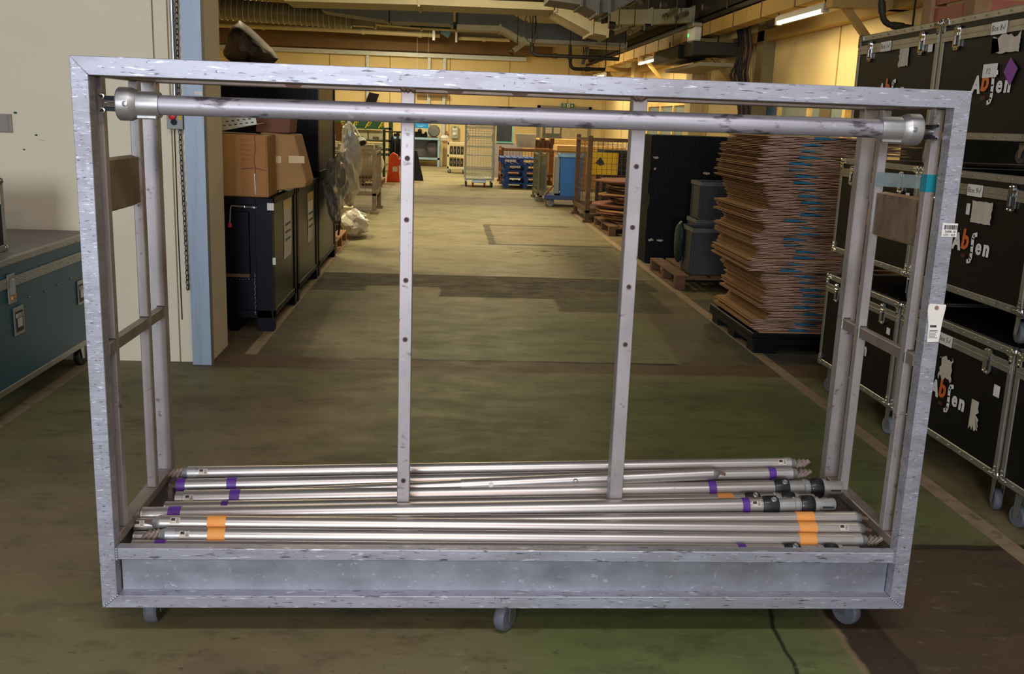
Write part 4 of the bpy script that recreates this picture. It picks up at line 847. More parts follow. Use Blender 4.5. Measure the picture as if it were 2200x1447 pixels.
# racking with banner far left
o = thing('storage_rack', 'green steel rack with grey baskets at the far left', 'rack', (-3.2, 29.2, 0))
for x in (-4.6, -1.72):
    for y in (29, 29.7): part('upright', MB().box(x, x+.08, y, y+.08, 0, 1.95), mat('rack_green', (40, 62, 44), .6, .2, .15, 8), o, world=True)
for z in (.45, .60, .85, 1.20): part('shelf', MB().box(-4.6, -1.64, 29, 29.8, z, z+.05), MATS['rack_green'], o, world=True)
k = 0
for z in (.902, .652):
    for x in (-3.9, -3.3, -2.75, -2.3):
        bt = thing('wire_basket', ['first', 'second', 'third', 'fourth'][(-3.9, -3.3, -2.75, -2.3).index(x)]+' pale bin from left on the '+('lower' if z < .8 else 'upper')+' shelf of the green rack', 'basket', (x, 29.05, z), group='grey bins on the far rack'); part('bin', MB().box(0, .42, 0, .4, 0, .14 if z < .8 else .26).box(-.01, .43, -.01, .0, .11 if z < .8 else .22, .14 if z < .8 else .27), mat('bin_pale', (156, 152, 130), .6), bt); part('bin_label', MB().box(.12, .30, -.014, -.010, .02, .09), mat('bin_dark', (70, 66, 56), .6), bt)
bn = thing('rack_banner', 'green banner with slanted yellow lettering on the far rack', 'banner', (-3.2, 28.95, 1.30))
part('cloth', MB().box(-4.5, -1.85, 28.93, 28.95, 1.20, 1.54), GREEN, bn, world=True)
for k in range(7):
    x = -4.3+k*.38; part('lettering', text_mb('OLEX', .17, Matrix.Translation((x, 28.925, 1.56)) @ Matrix.Rotation(R(48), 4, 'Y') @ frame_m((0, 0, 0), (1, 0, 0), (0, 0, 1)), .006) if False else MB().poly([(x, 28.922, 1.23), (x+.03, 28.922, 1.23), (x+.20, 28.922, 1.52), (x+.17, 28.922, 1.52)], (0, .006, 0)), YEL, bn, world=True)
    for j in range(3): part('lettering', MB().path([(x+.12+j*.05+.028*math.cos(w), 28.921, 1.29+j*.075+.028*math.sin(w)) for w in [i*.6 for i in range(8+j)]], .008, 5), YEL, bn, world=True)
single('orange_board', MB().poly([U(735, 268, Y=21), U(748, 266, Y=21), U(775, 302, Y=21), U(770, 310, Y=21), U(760, 306, Y=21)], (0, .03, 0)).box(U(748, 290, Y=21).x, U(748, 290, Y=21).x+.05, 21.03, 21.08, 0, 1.3), mat('board_orange', (226, 150, 60), .6), 'orange slanted board above the low mesh cage', 'board')
o = thing('work_lamp', 'silver work lamp on a thin arm above the low mesh cage', 'lamp', U(780, 305, Y=17.0))
part('arm', MB().tube(U(760, 268, Y=17), U(776, 298, Y=17), .012, 8), GALV, o, smooth=True, world=True)
q = U(774, 296, Y=17); part('head', MB().lathe(q, (.35, -.6, -.7), [(0, .03), (.02, .05), (.11, .085), (.12, .08)], 14), GALV, o, smooth=True, world=True)
part('lens', MB().lathe(q+Vector((.35, -.6, -.7)).normalized()*.118, (.35, -.6, -.7), [(0, .06), (.006, .06)], 14), INK, o, world=True)
part('stand', MB().path([U(760, 268, Y=17), Vector((-1.75, 17.0, .4)), Vector((-1.75, 17.0, .35))], .014, 6), GALV, o, smooth=True, world=True)
single('floodlight', MB().cbox((0, 0, 0), (.42, .12, .62), Matrix.Rotation(R(15), 4, 'Y')).cbox((.02, -.07, .12), (.26, .02, .16), Matrix.Rotation(R(15), 4, 'Y')).cbox((.02, -.07, -.12), (.26, .02, .16), Matrix.Rotation(R(15), 4, 'Y')).tube((0, .05, 0), (0, .44, 0), .03, 6), BLACKP, 'black floodlight fixed on the far wall', 'floodlight', bevel=.02, loc=U(800, 211, Y=33.65))
bpy.data.objects['floodlight'].scale = (.8, .8, .55)
# jackets, orange bag, dark stands
for k, x in enumerate((842, 853, 864)):
    q = U(x, 392, Y=25.5)
    single('dark_jacket', blob((0, 0, .72), (.058, .10, .42), 40+k, 14, 10, .14), mat('jacket_navy', (24, 28, 40), .8, 0, .2, 8), ['leftmost', 'middle', 'rightmost'][k]+' of three dark jackets hanging beside the rack', 'jacket', group='jackets by the far rack', smooth=True, loc=(q.x, 25.6, 0))
o = thing('jacket_rail', 'dark green clothes stand left of the workbench', 'stand', (-1.35, 25.6, 0))
part('rail', MB().tube((-1.62, 25.6, 1.2), (-.95, 25.6, 1.2), .02, 8), PIPED, o, world=True); part('leg', MB().box(-1.66, -1.60, 25.5, 25.7, 0, 1.25), GREEN, o, world=True); part('leg', MB().box(-.97, -.93, 25.5, 25.7, 0, 1.2), PIPED, o, world=True)
o = thing('orange_cone_bag', 'bright orange tapered barrier foot with a white tag', 'barrier', U(845, 391, Z=0))
part('body', MB().poly([(-.17, 0, 0), (.16, 0, 0), (.12, 0, .42), (.30, 0, .48), (.30, 0, .56), (.12, 0, .56), (.10, 0, .66), (-.02, 0, .72), (-.10, 0, .64)], (0, .2, 0)), HIVIS, o, bevel=.01); part('tag', MB().box(-.02, .10, -.008, 0, .26, .38), PAPER, o)
q = U(893, 388, Z=0); single('folded_stand', MB().poly([(-.12, 0, 0), (.20, 0, 0), (.02, .1, .75), (-.12, .1, .75)], (0, .12, 0)).cbox((.06, -.02, .28), (.03, .02, .45), Matrix.Rotation(R(-14), 4, 'Y')), mat('navy_board', (22, 26, 38), .6), 'dark folded panel standing right of the orange barrier foot', 'panel', loc=q)
# workbench
o = thing('workbench', 'pale blue workbench against the far wall', 'workbench', (-.95, 33.2, 0))
bx0, bx1 = U(838, 297, Y=33).x, U(945, 300, Y=33).x
part('top', MB().box(bx0, bx1, 33.0, 33.7, .86, .93), BENCH, o, bevel=.005, world=True)
for x in (bx0, (bx0+bx1)/2-.3, bx1-.07):
    for y in (33.02, 33.6): part('leg', MB().box(x, x+.07, y, y+.07, 0, .86), BENCH, o, world=True)
part('shelf', MB().box(bx0, bx1, 33.02, 33.65, .22, .28), BENCH, o, world=True); part('back_board', MB().box(bx0, bx1, 33.66, 33.68, .3, .86), BENCHG, o, world=True)
for k, (px, w, h) in enumerate(((852, .20, .16), (898, .26, .30), (912, .18, .20))):
    q = U(px, 297, Y=33.2); mo = thing('bench_machine', ['low black', 'tall black', 'smaller black'][k]+' machine on the pale blue workbench', 'machine', (q.x, 33.3, .931)); part('body', MB().box(-w/2, w/2, -.1, .1, 0, h*.6), BLACKP, mo, bevel=.02); part('knob', MB().ball((w*.2, 0, h*.7), w*.28), BLACK, mo, smooth=True); part('lever', MB().tube((-w*.2, 0, h*.5), (-w*.4, 0, h*1.1), .015, 6), GALV, mo)
q = U(932, 297, Y=33.2); fa = thing('desk_fan', 'round grey desk fan on the right end of the workbench', 'fan', (q.x, 33.3, .931))
part('cage', MB().lathe((0, .05, .22), (0, -1, 0), [(0, .05), (.02, .19), (.06, .20), (.10, .17), (.11, .04)], 20), mat('fan_grey', (110, 112, 108), .5, .3), fa, smooth=True); part('base', MB().box(-.12, .12, -.08, .12, 0, .03), PIPED, fa)
single('dark_sack', blob((0, 0, .29), (.24, .18, .28), 51, 14, 10, .15, -.85), mat('sack_grey', (84, 80, 84), .8), 'dark sack on the shelf under the workbench', 'sack', smooth=True, loc=(U(930, 330, Y=33.4).x, 33.35, .28))
sg = thing('hanging_sign', 'bright blue hanging sign above the workbench', 'sign', U(906, 270, Y=33)); part('panel', MB().cbox((0, 0, 0), (.44, .03, .15)), SIGNB, sg, bevel=.005)
b = MB(); b.cbox((-.02, -.018, .02), (.30, .004, .012)).cbox((-.06, -.018, -.02), (.20, .004, .010)); part('lettering', b, mat('sign_pale', (150, 214, 246), .5), sg)
for x in (-.18, .18): part('hanger', MB().tube((x, 0, .07), (x, 0, 5.2-sg.location.z), .006, 5), GALV, sg)
single('clipboard', MB().cbox((0, 0, 0), (.20, .02, .30)).cbox((0, -.012, .13), (.08, .01, .03)), mat('board_brown', (150, 100, 58), .7), 'brown clipboard hanging on the far wall', 'clipboard', loc=U(955, 291, Y=33.9))
di = thing('dispenser', 'white and grey dispenser on the far wall with a green mark', 'dispenser', U(977, 284, Y=33.9)); part('case', MB().cbox((0, 0, 0), (.24, .10, .42)), mat('disp_grey', (170, 172, 170), .5), di, bevel=.02); part('window', MB().cbox((0, -.055, .10), (.16, .01, .07)), WHITEP, di); part('roll', MB().ball((0, -.06, -.06), .08, (1, .4, .8)), WHITEP, di, smooth=True); part('green_mark', MB().cbox((0, -.055, .17), (.07, .01, .05)), mat('mark_green', (96, 140, 40), .6), di)
# cream shelf trolley
q = U(965, 372, Z=0); tr2 = thing('shelf_trolley', 'cream shelf trolley holding dark folders left of the roll cage', 'trolley', (q.x-.06, q.y, 0))
for x in (0, .50):
    for y in (0, .5): part('upright', MB().box(x, x+.035, y, y+.035, .10, 1.0), CREAMP, tr2)
for z in (.13, .48, .83): part('shelf', MB().box(0, .535, 0, .535, z, z+.07), CREAMP, tr2)
for z in (.20, .55):
    for k in range(4): f_ = thing('folder', ['first', 'second', 'third', 'fourth'][k]+' dark folder from left on the '+('lower' if z < .4 else 'upper')+' trolley shelf', 'folder', (q.x-.06+.07+k*.105, q.y+.05, z), group='dark folders on the shelf trolley'); part('spine', MB().box(0, .085, 0, .3, .002, .23), BLACK, f_, bevel=.004); part('spine_label', MB().box(.03, .05, -.003, 0, .08, .16), BENCHG, f_)
for x in (.04, .48):
    for y in (.06, .46): caster(tr2, x, y, .13, .05, .03, 0, BLACK, BLACKP)
q = U(955, 300, Y=33.3); sd = thing('side_stand', 'pale narrow stand with a white cloth beside the workbench', 'stand', (q.x, 33.3, 0)); part('leg', MB().box(-.13, -.06, 0, .07, 0, .85), CREAMP, sd); part('leg', MB().box(.10, .17, 0, .07, 0, .85), CREAMP, sd); part('top', MB().box(-.15, .2, -.05, .4, .85, .89), CREAMP, sd); part('cloth', blob((0, .1, .95), (.16, .12, .08), 61, 12, 8, .15), WHITEP, sd, smooth=True)
# ================================================================ carton stack on a black pallet, right of the aisle
o = thing('plastic_pallet', 'black plastic pallet under the tall stack of flattened cartons', 'pallet', (2.235, 6.80, 0))
W_, D_ = 1.20, 1.20
part('deck', MB().box(0, W_, 0, D_, .115, .155), BLACKP, o, bevel=.006)
b = MB()
for (x0, x1, y0, y1) in ((0, W_, 0, .02), (0, W_, D_-.02, D_), (0, .02, .02, D_-.02), (W_-.02, W_, .02, D_-.02)): b.box(x0, x1, y0, y1, .075, .116)
part('skirt', b, BLACKP, o)
for x in (.01, W_/2-.09, W_-.21):
    for y in (.01, D_/2-.09, D_-.21):
        ft = part('foot', MB().poly([(x, y, .1), (x+.20, y, .1), (x+.20, y+.20, .1), (x, y+.20, .1)], (0, 0, .03)).poly([(x+.012, y+.012, 0), (x+.188, y+.012, 0), (x+.188, y+.188, 0), (x+.012, y+.188, 0)], (0, 0, .10)), BLACKP, o, bevel=.004)
        rb = MB()
        for k in range(6): rb.box(x+.02+k*.029, x+.030+k*.029, y+.004, y+.013, .01, .10)
        part('foot_rib', rb, BLACKP, ft)
part('liner_sheet', MB().box(.05, W_-.02, .02, D_-.06, .1555, .161), CARDP, o)
def ordinal(n):
    one = ['', 'first', 'second', 'third', 'fourth', 'fifth', 'sixth', 'seventh', 'eighth', 'ninth', 'tenth', 'eleventh', 'twelfth', 'thirteenth', 'fourteenth', 'fifteenth', 'sixteenth', 'seventeenth', 'eighteenth', 'nineteenth']
    ten = ['', '', 'twenty', 'thirty', 'forty', 'fifty', 'sixty', 'seventy', 'eighty']
    if n < 20: return one[n]
    return ten[n//10]+'-'+one[n % 10] if n % 10 else ten[n//10][:-1]+'ieth'
def carton_mesh(seed, nl):
    """one flattened carton: folded sheets with rounded bulging near ends, uneven along its width"""
    r = random.Random(seed); v = []; f = []; nx = 22; Wc, Dc = 1.06, 1.02
    for l in range(nl):
        th = .0085; zc = l*.0105+.0045; x0 = r.uniform(-.012, .012); x1 = Wc+r.choice((-.30, -.22, 0, .02, .05))*(1 if l % 2 else .4)+r.uniform(-.02, .02); y0 = r.uniform(-.010, .008)
        prof = [(y0+.006, -th/2), (y0, -th*.2), (y0, th*.2), (y0+.006, th/2), (Dc, th/2), (Dc, -th/2)]
        a = len(v); ph = [r.uniform(0, 6.3) for _ in range(4)]
        for i in range(nx+1):
            x = x0+(x1-x0)*i/nx
            dz = .0016*math.sin(x*21+ph[0])+.0012*math.sin(x*47+ph[1]); dy = .004*math.sin(x*31+ph[2])+r.uniform(-.0025, .0025)
            e = 1-.55*(i in (0, nx))
            for (yy, zz) in prof: v.append((x, yy+(dy if yy < .5 else 0), zc+zz*e+(dz if yy < .5 else 0)))
        n = len(prof)
        for i in range(nx):
            for k in range(n): f.append((a+i*n+k, a+(i+1)*n+k, a+(i+1)*n+(k+1) % n, a+i*n+(k+1) % n))
        f.append(tuple(a+k for k in range(n-1, -1, -1))); f.append(tuple(a+nx*n+k for k in range(n)))
    mb = MB(); mb.v = v; mb.f = f; me = mb.mesh('flattened_carton'); me.materials.append(CARD); me.materials.append(CORR_LIT)
    for p in me.polygons: p.material_index = 1 if p.center.y < .02 and abs(p.normal.x) < .8 else 0
    return me
cms = [carton_mesh(s, 2) for s in range(7)]
bmk = MB().cbox((0, -.004, 0), (.105, .008, .016)).cbox((.06, -.0035, -.004), (.10, .008, .007)).mesh('print_mark')
z = .163; k = 0; jx = jy = 0; tw = 0
while z < 1.555:
    if k % 4 == 0: jx = rnd.uniform(-.06, .085)-.10*(z-.16)/1.4; jy = rnd.uniform(-.03, .05); tw = rnd.uniform(-.010, .014)
    c = obj('flattened_carton', cms[k % 7], CORR_LIT); c.location = (2.245+jx+rnd.uniform(-.012, .012), 6.83+jy+rnd.uniform(-.008, .008), z); c.rotation_euler = (0, 0, tw)
    c['label'] = 'flattened brown carton, '+ordinal(k+1)+' from the bottom of the tall stack'; c['category'] = 'carton'; c['group'] = 'flattened cartons in the tall stack'
    if k % 2: z += .0222; k += 1; continue
    q = obj('print_mark', bmk, mat('print_blue', (16, 104, 138), .7, 0, .25, 20), c); q.location = (.30+rnd.uniform(-.05, .05)+(k % 3)*.02, -.004, .010); q['label'] = 'blue print mark'
    if k % 3 == 1: q.scale = (.8, 1, .6)
    z += .0222; k += 1
# ================================================================ grey totes on a wooden pallet, black stack behind
pallet('wooden_pallet', 'brown wooden pallet with grey totes between the carton stack and black stack', (2.30, 9.55, 0), 0, 1.2, 1.28, WOODD)
def tote(label, x, y, z, w, d, h):
    o = thing('storage_tote', label, 'plastic box', (x, y, z), group='grey plastic totes'); t_ = .008
    part('body', MB().box(0, w, 0, t_, 0, h).box(0, w, d-t_, d, 0, h).box(0, t_, t_, d-t_, 0, h).box(w-t_, w, t_, d-t_, 0, h).box(t_, w-t_, t_, d-t_, 0, .01), GREYPL, o)
    part('rim', MB().box(-.012, w+.012, -.012, 0, h-.035, h+.005).box(-.012, w+.012, d, d+.012, h-.035, h+.005).box(-.012, 0, 0, d, h-.035, h+.005).box(w, w+.012, 0, d, h-.035, h+.005), mat('tote_rim', (92, 94, 96), .5), o)
    b = MB()
    for xx in (.02, w*.3, w*.7, w-.04): b.box(xx, xx+.02, -.010, 0, .02, h-.04)
    b.box(.02, w-.02, -.008, 0, h*.42, h*.46); part('front_rib', b, GREYPL, o)
    for yy in (.03, d-.05): part('side_rib', MB().box(-.010, 0, yy, yy+.02, .02, h-.04), GREYPL, o)
    return o
tote('large dark grey plastic tote at the front of the wooden pallet', 2.46, 9.62, .146, .62, .42, .46)
tote('tall narrow grey plastic tote stacked behind the large tote', 2.62, 10.12, .146, .60, .40, .50); tote('open grey plastic tote topmost on the wooden pallet', 2.64, 10.12, .652, .60, .40, .385)
single('green_bag', blob((2.43, 10.05, .42), (.05, .12, .22), 71, 14, 10, .15, -.95), GREENP, 'green patterned bag squeezed beside the grey totes', 'bag', smooth=True)
pl = None
z = 0
for k in range(11):
    lab = ordinal(k+1)+' black plastic pallet from the floor in the dark stack'
    if pl is None:
        pl = thing('nested_pallet', lab, 'pallet', (2.36, 11.40, 0), group='black plastic pallets in the dark stack')
        part('deck', MB().box(0, 1.2, 0, 1.2, .075, .135), BLACKP, pl, bevel=.004)
        rb = MB()
        for j in range(24): rb.box(.01+j*.05, .035+j*.05, -.008, .012, .0, .134)
        part('side_rib', rb, BLACKP, pl)
        rb = MB()
        for j in range(24): rb.box(-.008, .012, .01+j*.05, .035+j*.05, .0, .134)
        part('side_rib', rb, BLACKP, pl); part('skirt', MB().box(.005, 1.195, .003, .02, .0, .135).box(.003, .02, .02, 1.2, .0, .135), BLACKP, pl)
        for x in (.02, .52, 1.0):
            for y in (.02, .52, 1.0): part('foot', MB().box(x, x+.18, y, y+.18, 0, .076), BLACKP, pl)
    else: dup(pl, (2.36+rnd.uniform(-.012, .012), 11.40+rnd.uniform(-.012, .012), k*.1355), 0, lab)
for k, (px, py) in enumerate(((1410, 338), (1518, 372), (1408, 362), (1418, 516), (1398, 515))):
    q = U(px, py, Y=11.385); n = 9
    single('paper_scrap', MB().poly([(q.x+.05*math.cos(w)*rnd.uniform(.5, 1), 11.384, q.z+.018*math.sin(w)*rnd.uniform(.4, 1.2)) for w in [i*2*math.pi/n for i in range(n)]], (0, .002, 0)), PAPER2, ['upper left', 'right hand', 'small round', 'lower wide', 'lower narrow'][k]+' white paper remnant stuck to the dark pallet stack', 'paper')
# ================================================================ pile of waste cardboard and brown cage
pallet('wooden_pallet', 'wooden pallet under the pile of waste cardboard', (2.36, 14.1, 0), 0, 1.2, 1.5, WOODD)
z = .146
for k in range(16):
    r = random.Random(100+k); n = 11; w, d = r.uniform(.52, .70), r.uniform(.55, .72); cx, cy = 2.88+r.uniform(-.07, .1)+k*.004, 14.85+r.uniform(-.08, .08)
    pts = [(cx+w*math.cos(a)*r.uniform(.8, 1.12), cy+d*math.sin(a)*r.uniform(.8, 1.12), z+r.uniform(0, .012)) for a in [i*2*math.pi/n for i in range(n)]]
    single('waste_cardboard', MB().poly(pts, (0, 0, .026)), [CARDD, CARD, WOODD][k % 3], ordinal(k+1)+' sheet from the bottom of the loose waste cardboard pile', 'cardboard', group='waste cardboard sheets in the loose pile', bevel=.004)
    z += .040
post_pallet('tall brown mesh cage behind the waste cardboard', 2.26, 3.55, 15.95, 17.5, 1.40, BROWNST, 14, .16, post=.07, wire=BROWNST)
sg = thing('yellow_sign', 'yellow warning board inside the brown mesh cage', 'sign', (2.85, 17.3, 0)); part('board', MB().box(2.42, 2.98, 17.25, 17.28, .72, 1.10), YELS, sg, world=True); part('dark_mark', MB().poly([(2.58, 17.24, .92), (2.66, 17.24, 1.02), (2.72, 17.24, .95), (2.74, 17.24, .90), (2.66, 17.24, .88)], (0, .008, 0)), INK, sg, world=True); part('stake', MB().box(2.68, 2.72, 17.28, 17.31, .2, 1.1), WOODD, sg, world=True)
o = thing('dark_crate', 'dark netted crate standing behind the brown cage', 'crate', (3.3, 18.2, 0)); part('body', MB().box(2.85, 4.2, 18.0, 18.9, 0, 1.12), NET, o, world=True); part('net', wire_mesh(MB(), (2.85, 17.985, .05), (1, 0, 0), (0, 0, 1), 1.3, 1.05, 12, 9, .005), mat('net_blue', (40, 56, 62), .7), o, world=True)
# blue wheeled bin
q = U(1190, 425, Z=.12)
bb = thing('wheeled_bin', 'bright blue wheeled bin with a grey panel left of the brown cage', 'bin', (2.05, 18.75, 0), R(-6))
def taper(x0, x1, y0, y1, z0, z1, s): return MB().poly([(x0+s, y0+s, z0), (x1-s, y0+s, z0), (x1-s, y1-s, z0), (x0+s, y1-s, z0)], (0, 0, .002)).add([(x0+s, y0+s, z0), (x1-s, y0+s, z0), (x1-s, y1-s, z0), (x0+s, y1-s, z0), (x0, y0, z1), (x1, y0, z1), (x1, y1, z1), (x0, y1, z1)], [(0, 1, 5, 4), (1, 2, 6, 5), (2, 3, 7, 6), (3, 0, 4, 7), (4, 5, 6, 7)])
part('tub', taper(.08, .52, 0, .95, .20, .98, .03), BINB, bb); part('grey_panel', MB().box(.065, .10, .16, .70, .30, .94), BINPANEL, bb); part('front_grille', MB().box(-.02, .08, .05, .9, .25, .95), BINPANEL, bb, bevel=.01)
part('rim', MB().box(.05, .55, -.02, .0, .95, 1.0).box(.05, .55, .95, .97, .95, 1.0).box(.04, .08, 0, .95, .95, 1.0).box(.52, .56, 0, .95, .95, 1.0), mat('bin_rim', (110, 150, 190), .5), bb, bevel=.004)
part('chassis', MB().box(-.20, .50, .02, .9, .14, .22), mat('chassis_blue', (30, 56, 110), .5), bb, bevel=.01); part('rail', MB().tube((-.18, .1, .22), (.06, .1, .5), .015, 6), mat('chassis_red', (110, 40, 36), .5), bb)
for (x, y) in ((-.10, .08), (.42, .08), (-.10, .80), (.42, .80)): caster(bb, x, y, .16, .075, .04, R(20), mat('pale_grey_rubber', (122, 126, 136), .6), GALV)
post_pallet('narrow mesh cage side seen between the blue pallets and blue bin', 1.83, 2.02, 20.0, 21.2, 1.0, mat('cage_olive', (108, 104, 74), .5, .4, .2, 12), 6, .12, post=.04)
# blue pallets stacked
bp0 = None
for k in range(5):
    lb = ['lowest', 'second lowest', 'middle', 'second highest', 'topmost'][k]+' blue pallet of the far stack'
    if bp0 is None: bp0 = pallet('blue_pallet', lb, (1.36, 23.6, 0), 0, 1.0, 1.2, PALB, group='blue pallets in the far stack')
    else: dup(bp0, (1.36+[0, .02, -.02, .01, -.10][k], 23.6+rnd.uniform(-.02, .02), k*.1445), 0, lb)
# roll cage
q = U(1028, 402, Z=0)
rc = thing('roll_cage', 'grey wire roll cage with red castors standing in the far aisle', 'roll cage', (.42, 23.75, 0))
h = 1.62
for x in (0, .68):
    for y in (0, .75): part('upright', MB().tube((x, y, .18), (x, y, h), .017, 8), GALV, rc, smooth=True)
part('base', MB().box(0, .68, 0, .75, .16, .20), GALV, rc)
for zz in (.19, .42, .75, .95, 1.18, 1.40, h): part('rail', MB().tube((0, 0, zz), (.68, 0, zz), .012, 6), GALV, rc, smooth=True)
part('mesh_panel', wire_mesh(MB(), (.03, .005, .22), (1, 0, 0), (0, 0, 1), .62, h-.24, 9, 24, .0055), GALV, rc)
part('mesh_panel', wire_mesh(MB(), (.03, .75, .22), (1, 0, 0), (0, 0, 1), .62, h-.24, 9, 24, .0055), GALV, rc)
for x in (0, .68): part('mesh_panel', wire_mesh(MB(), (x, .03, .22), (0, 1, 0), (0, 0, 1), .70, h-.24, 9, 20, .004), GALV, rc)
part('gate_handle', MB().path([(.02, -.02, 1.30), (.06, -.03, 1.22), (.06, -.03, 1.12), (.02, -.02, 1.05)], .012, 6).path([(.66, -.02, 1.30), (.62, -.03, 1.22), (.62, -.03, 1.12), (.66, -.02, 1.05)], .012, 6), GALV, rc, smooth=True)
part('brake_plate', MB().box(.16, .50, -.10, .0, .10, .17), mat('plate_pale', (176, 190, 196), .3, .6), rc, bevel=.01)
for (x, y, m_) in ((.19, -.05, RED), (.47, -.05, RED), (.03, .04, BLACK), (.65, .04, BLACK), (.03, .7, BLACK), (.65, .7, BLACK)): caster(rc, x, y, .165, .055, .035, R(90), m_, BLACKP)
# things behind the blue pallets
post_pallet('rusty brown mesh cage behind the blue pallets', 1.35, 2.75, 25.2, 26.4, .92, mat('cage_rust', (128, 82, 44), .6, .2, .25, 10), 16, .2)
o = thing('clear_tub', 'translucent plastic tub on the rusty cage behind the blue pallets', 'tub', (1.95, 25.6, .92)); part('tub', taper(-.22, .32, 0, .4, 0, .34, .04), mat('tub_milky', (206, 202, 182), .3, 0, .1, 8, alpha=.8), o); part('contents', MB().box(-.12, .0, .05, .3, .004, .16).box(.05, .22, .05, .3, .004, .13), BENCHG, o)
o = thing('monitor', 'dark screen with a teal edge behind the roll cage', 'screen', (1.5, 28.0, 0)); part('screen', MB().box(1.35, 1.78, 28, 28.05, 1.0, 1.62), mat('screen_dark', (36, 40, 42), .3), o, world=True); part('teal_edge', MB().box(1.78, 1.82, 27.98, 28.05, .95, 1.62).box(1.35, 1.78, 27.98, 28.0, .96, 1.0), mat('edge_teal', (90, 150, 150), .5), o, world=True); part('stand', MB().box(1.3, 2.1, 28.0, 28.5, 0, .95), BENCHG, o, world=True)
for k in range(4): single('wood_block', MB().box(0, .10, 0, .5, 0, .2+.05*(k % 2)), WOODD, ['first', 'second', 'third', 'fourth'][k]+' dark wooden block from left on the rusty cage behind the blue pallets', 'wood block', loc=(2.28+k*.12, 25.7, .92))
def carton2(label, x0, x1, y0, d, h, z=0.):
    o = thing('cardboard_box', label, 'cardboard box', ((x0+x1)/2, y0, z)); part('body', MB().box(x0, x1, y0, y0+d, z, z+h), CARD, o, bevel=.01, world=True); part('lid_flap', MB().poly([(x0-.02, y0-.02, z+h-.12), (x1+.02, y0-.02, z+h-.12), (x1+.02, y0-.02, z+h+.01), (x0-.02, y0-.02, z+h+.01)], (0, d+.04, 0)), mat('cardboard_light', (216, 172, 102), .8, 0, .08, 5), o, world=True); return o
carton2('tall pale cardboard box behind the blue pallets', 2.30, 3.85, 26.6, .9, 1.13); carton2('wide open cardboard box behind the blue bin', 2.66, 4.3, 24.0, .9, 1.03)
# ================================================================ far doors, windows and exit sign
bwall = bpy.data.objects['wall_back']
d1 = obj('door_1', MB().box(3.10, 4.75, 33.96, 34.01, 0, 2.03).mesh('door_1'), mat('door_cream', (196, 180, 140), .7)); d1['kind'] = 'structure'
struct('door_frame', MB().box(3.0, 3.1, 33.92, 34.0, 0, 2.12).box(4.75, 4.85, 33.92, 34.0, 0, 2.12).box(3.0, 4.85, 33.92, 34.0, 2.03, 2.12), mat('frame_grey', (128, 124, 112), .6), d1)
struct('door_pane', MB().box(3.2, 3.85, 33.94, 33.96, .9, 1.85), mat('pane_dim', (96, 96, 84), .3), d1); struct('door_notice', MB().box(3.30, 3.52, 33.92, 33.94, 1.2, 1.6), PAPER2, d1); struct('door_notice', MB().box(3.58, 3.80, 33.92, 33.94, 1.2, 1.6), PAPER2, d1)
ex = thing('exit_sign', 'green and white fire exit sign above the far door', 'sign', U(1220, 226.5, Y=33.9))
part('panel', MB().cbox((0, 0, 0), (.44, .03, .13)), EXITG, ex)
part('pictogram', MB().cbox((0.02, -.018, 0), (.10, .006, .12)), WHITEP, ex); part('running_man', MB().path([(-.01, -.022, -.045), (.015, -.022, -.01), (.03, -.022, .02), (.05, -.022, .0)], .008, 5).path([(.03, -.022, -.05), (.02, -.022, -.01)], .008, 5).ball((.035, -.022, .04), .012), EXITG, ex)
b = MB(); text_mb('FIRE', .05, frame_m((-.13, -.017, .012), (1, 0, 0), (0, 0, 1)), .001, mb=b); text_mb('EXIT', .05, frame_m((-.13, -.017, -.045), (1, 0, 0), (0, 0, 1)), .001, mb=b); part('lettering', b, WHITEP, ex)
part('arrow', MB().poly([(.13, -.02, .04), (.15, -.02, .04), (.15, -.02, -.005), (.175, -.02, -.005), (.14, -.02, -.045), (.105, -.02, -.005), (.13, -.02, -.005)], (0, .005, 0)), WHITEP, ex)
def window(n, y0, y1, z0, z1, panes, blue=None):
    w = obj('window_%d' % n, MB().box(5.17, 5.21, y0, y1, z0, z1).mesh('window_%d' % n), mat('window_backing', (158, 146, 104), .4, 0, .2, 2)); w['kind'] = 'structure'
    f = mat('window_frame_cream', (226, 196, 128), .6)
    struct('window_frame', MB().box(5.12, 5.2, y0-.05, y1+.05, z1, z1+.07).box(5.12, 5.2, y0-.05, y1+.05, z0-.07, z0), f, w)
    for k in range(panes+1): yy = y0+(y1-y0)*k/panes; struct('mullion', MB().box(5.10, 5.2, yy-.05, yy+.05, z0, z1), f, w)
    for k in range(panes):
        struct('pane', MB().box(5.15, 5.155, y0+(y1-y0)*k/panes+.05, y0+(y1-y0)*(k+1)/panes-.05, z0, z1), GLASS, w)
window(1, 12.7, 16.6, 1.1, 2.02, 3); window(2, 21.2, 25.5, 1.1, 2.05, 3)
struct('window_board', MB().box(5.14, 5.148, 15.4, 16.5, 1.1, 2.0), mat('board_blue', (52, 96, 142), .5), bpy.data.objects['window_1'])
struct('window_poster', MB().box(5.14, 5.148, 13.25, 13.65, 1.35, 1.95), mat('poster_brown', (110, 96, 66), .6), bpy.data.objects['window_1'])
struct('column_right', MB().box(4.95, 5.2, 20.4, 20.9, 0, 5.2), WALLF); struct('column_right', MB().box(4.95, 5.2, 27.0, 27.4, 0, 5.2), WALLF)
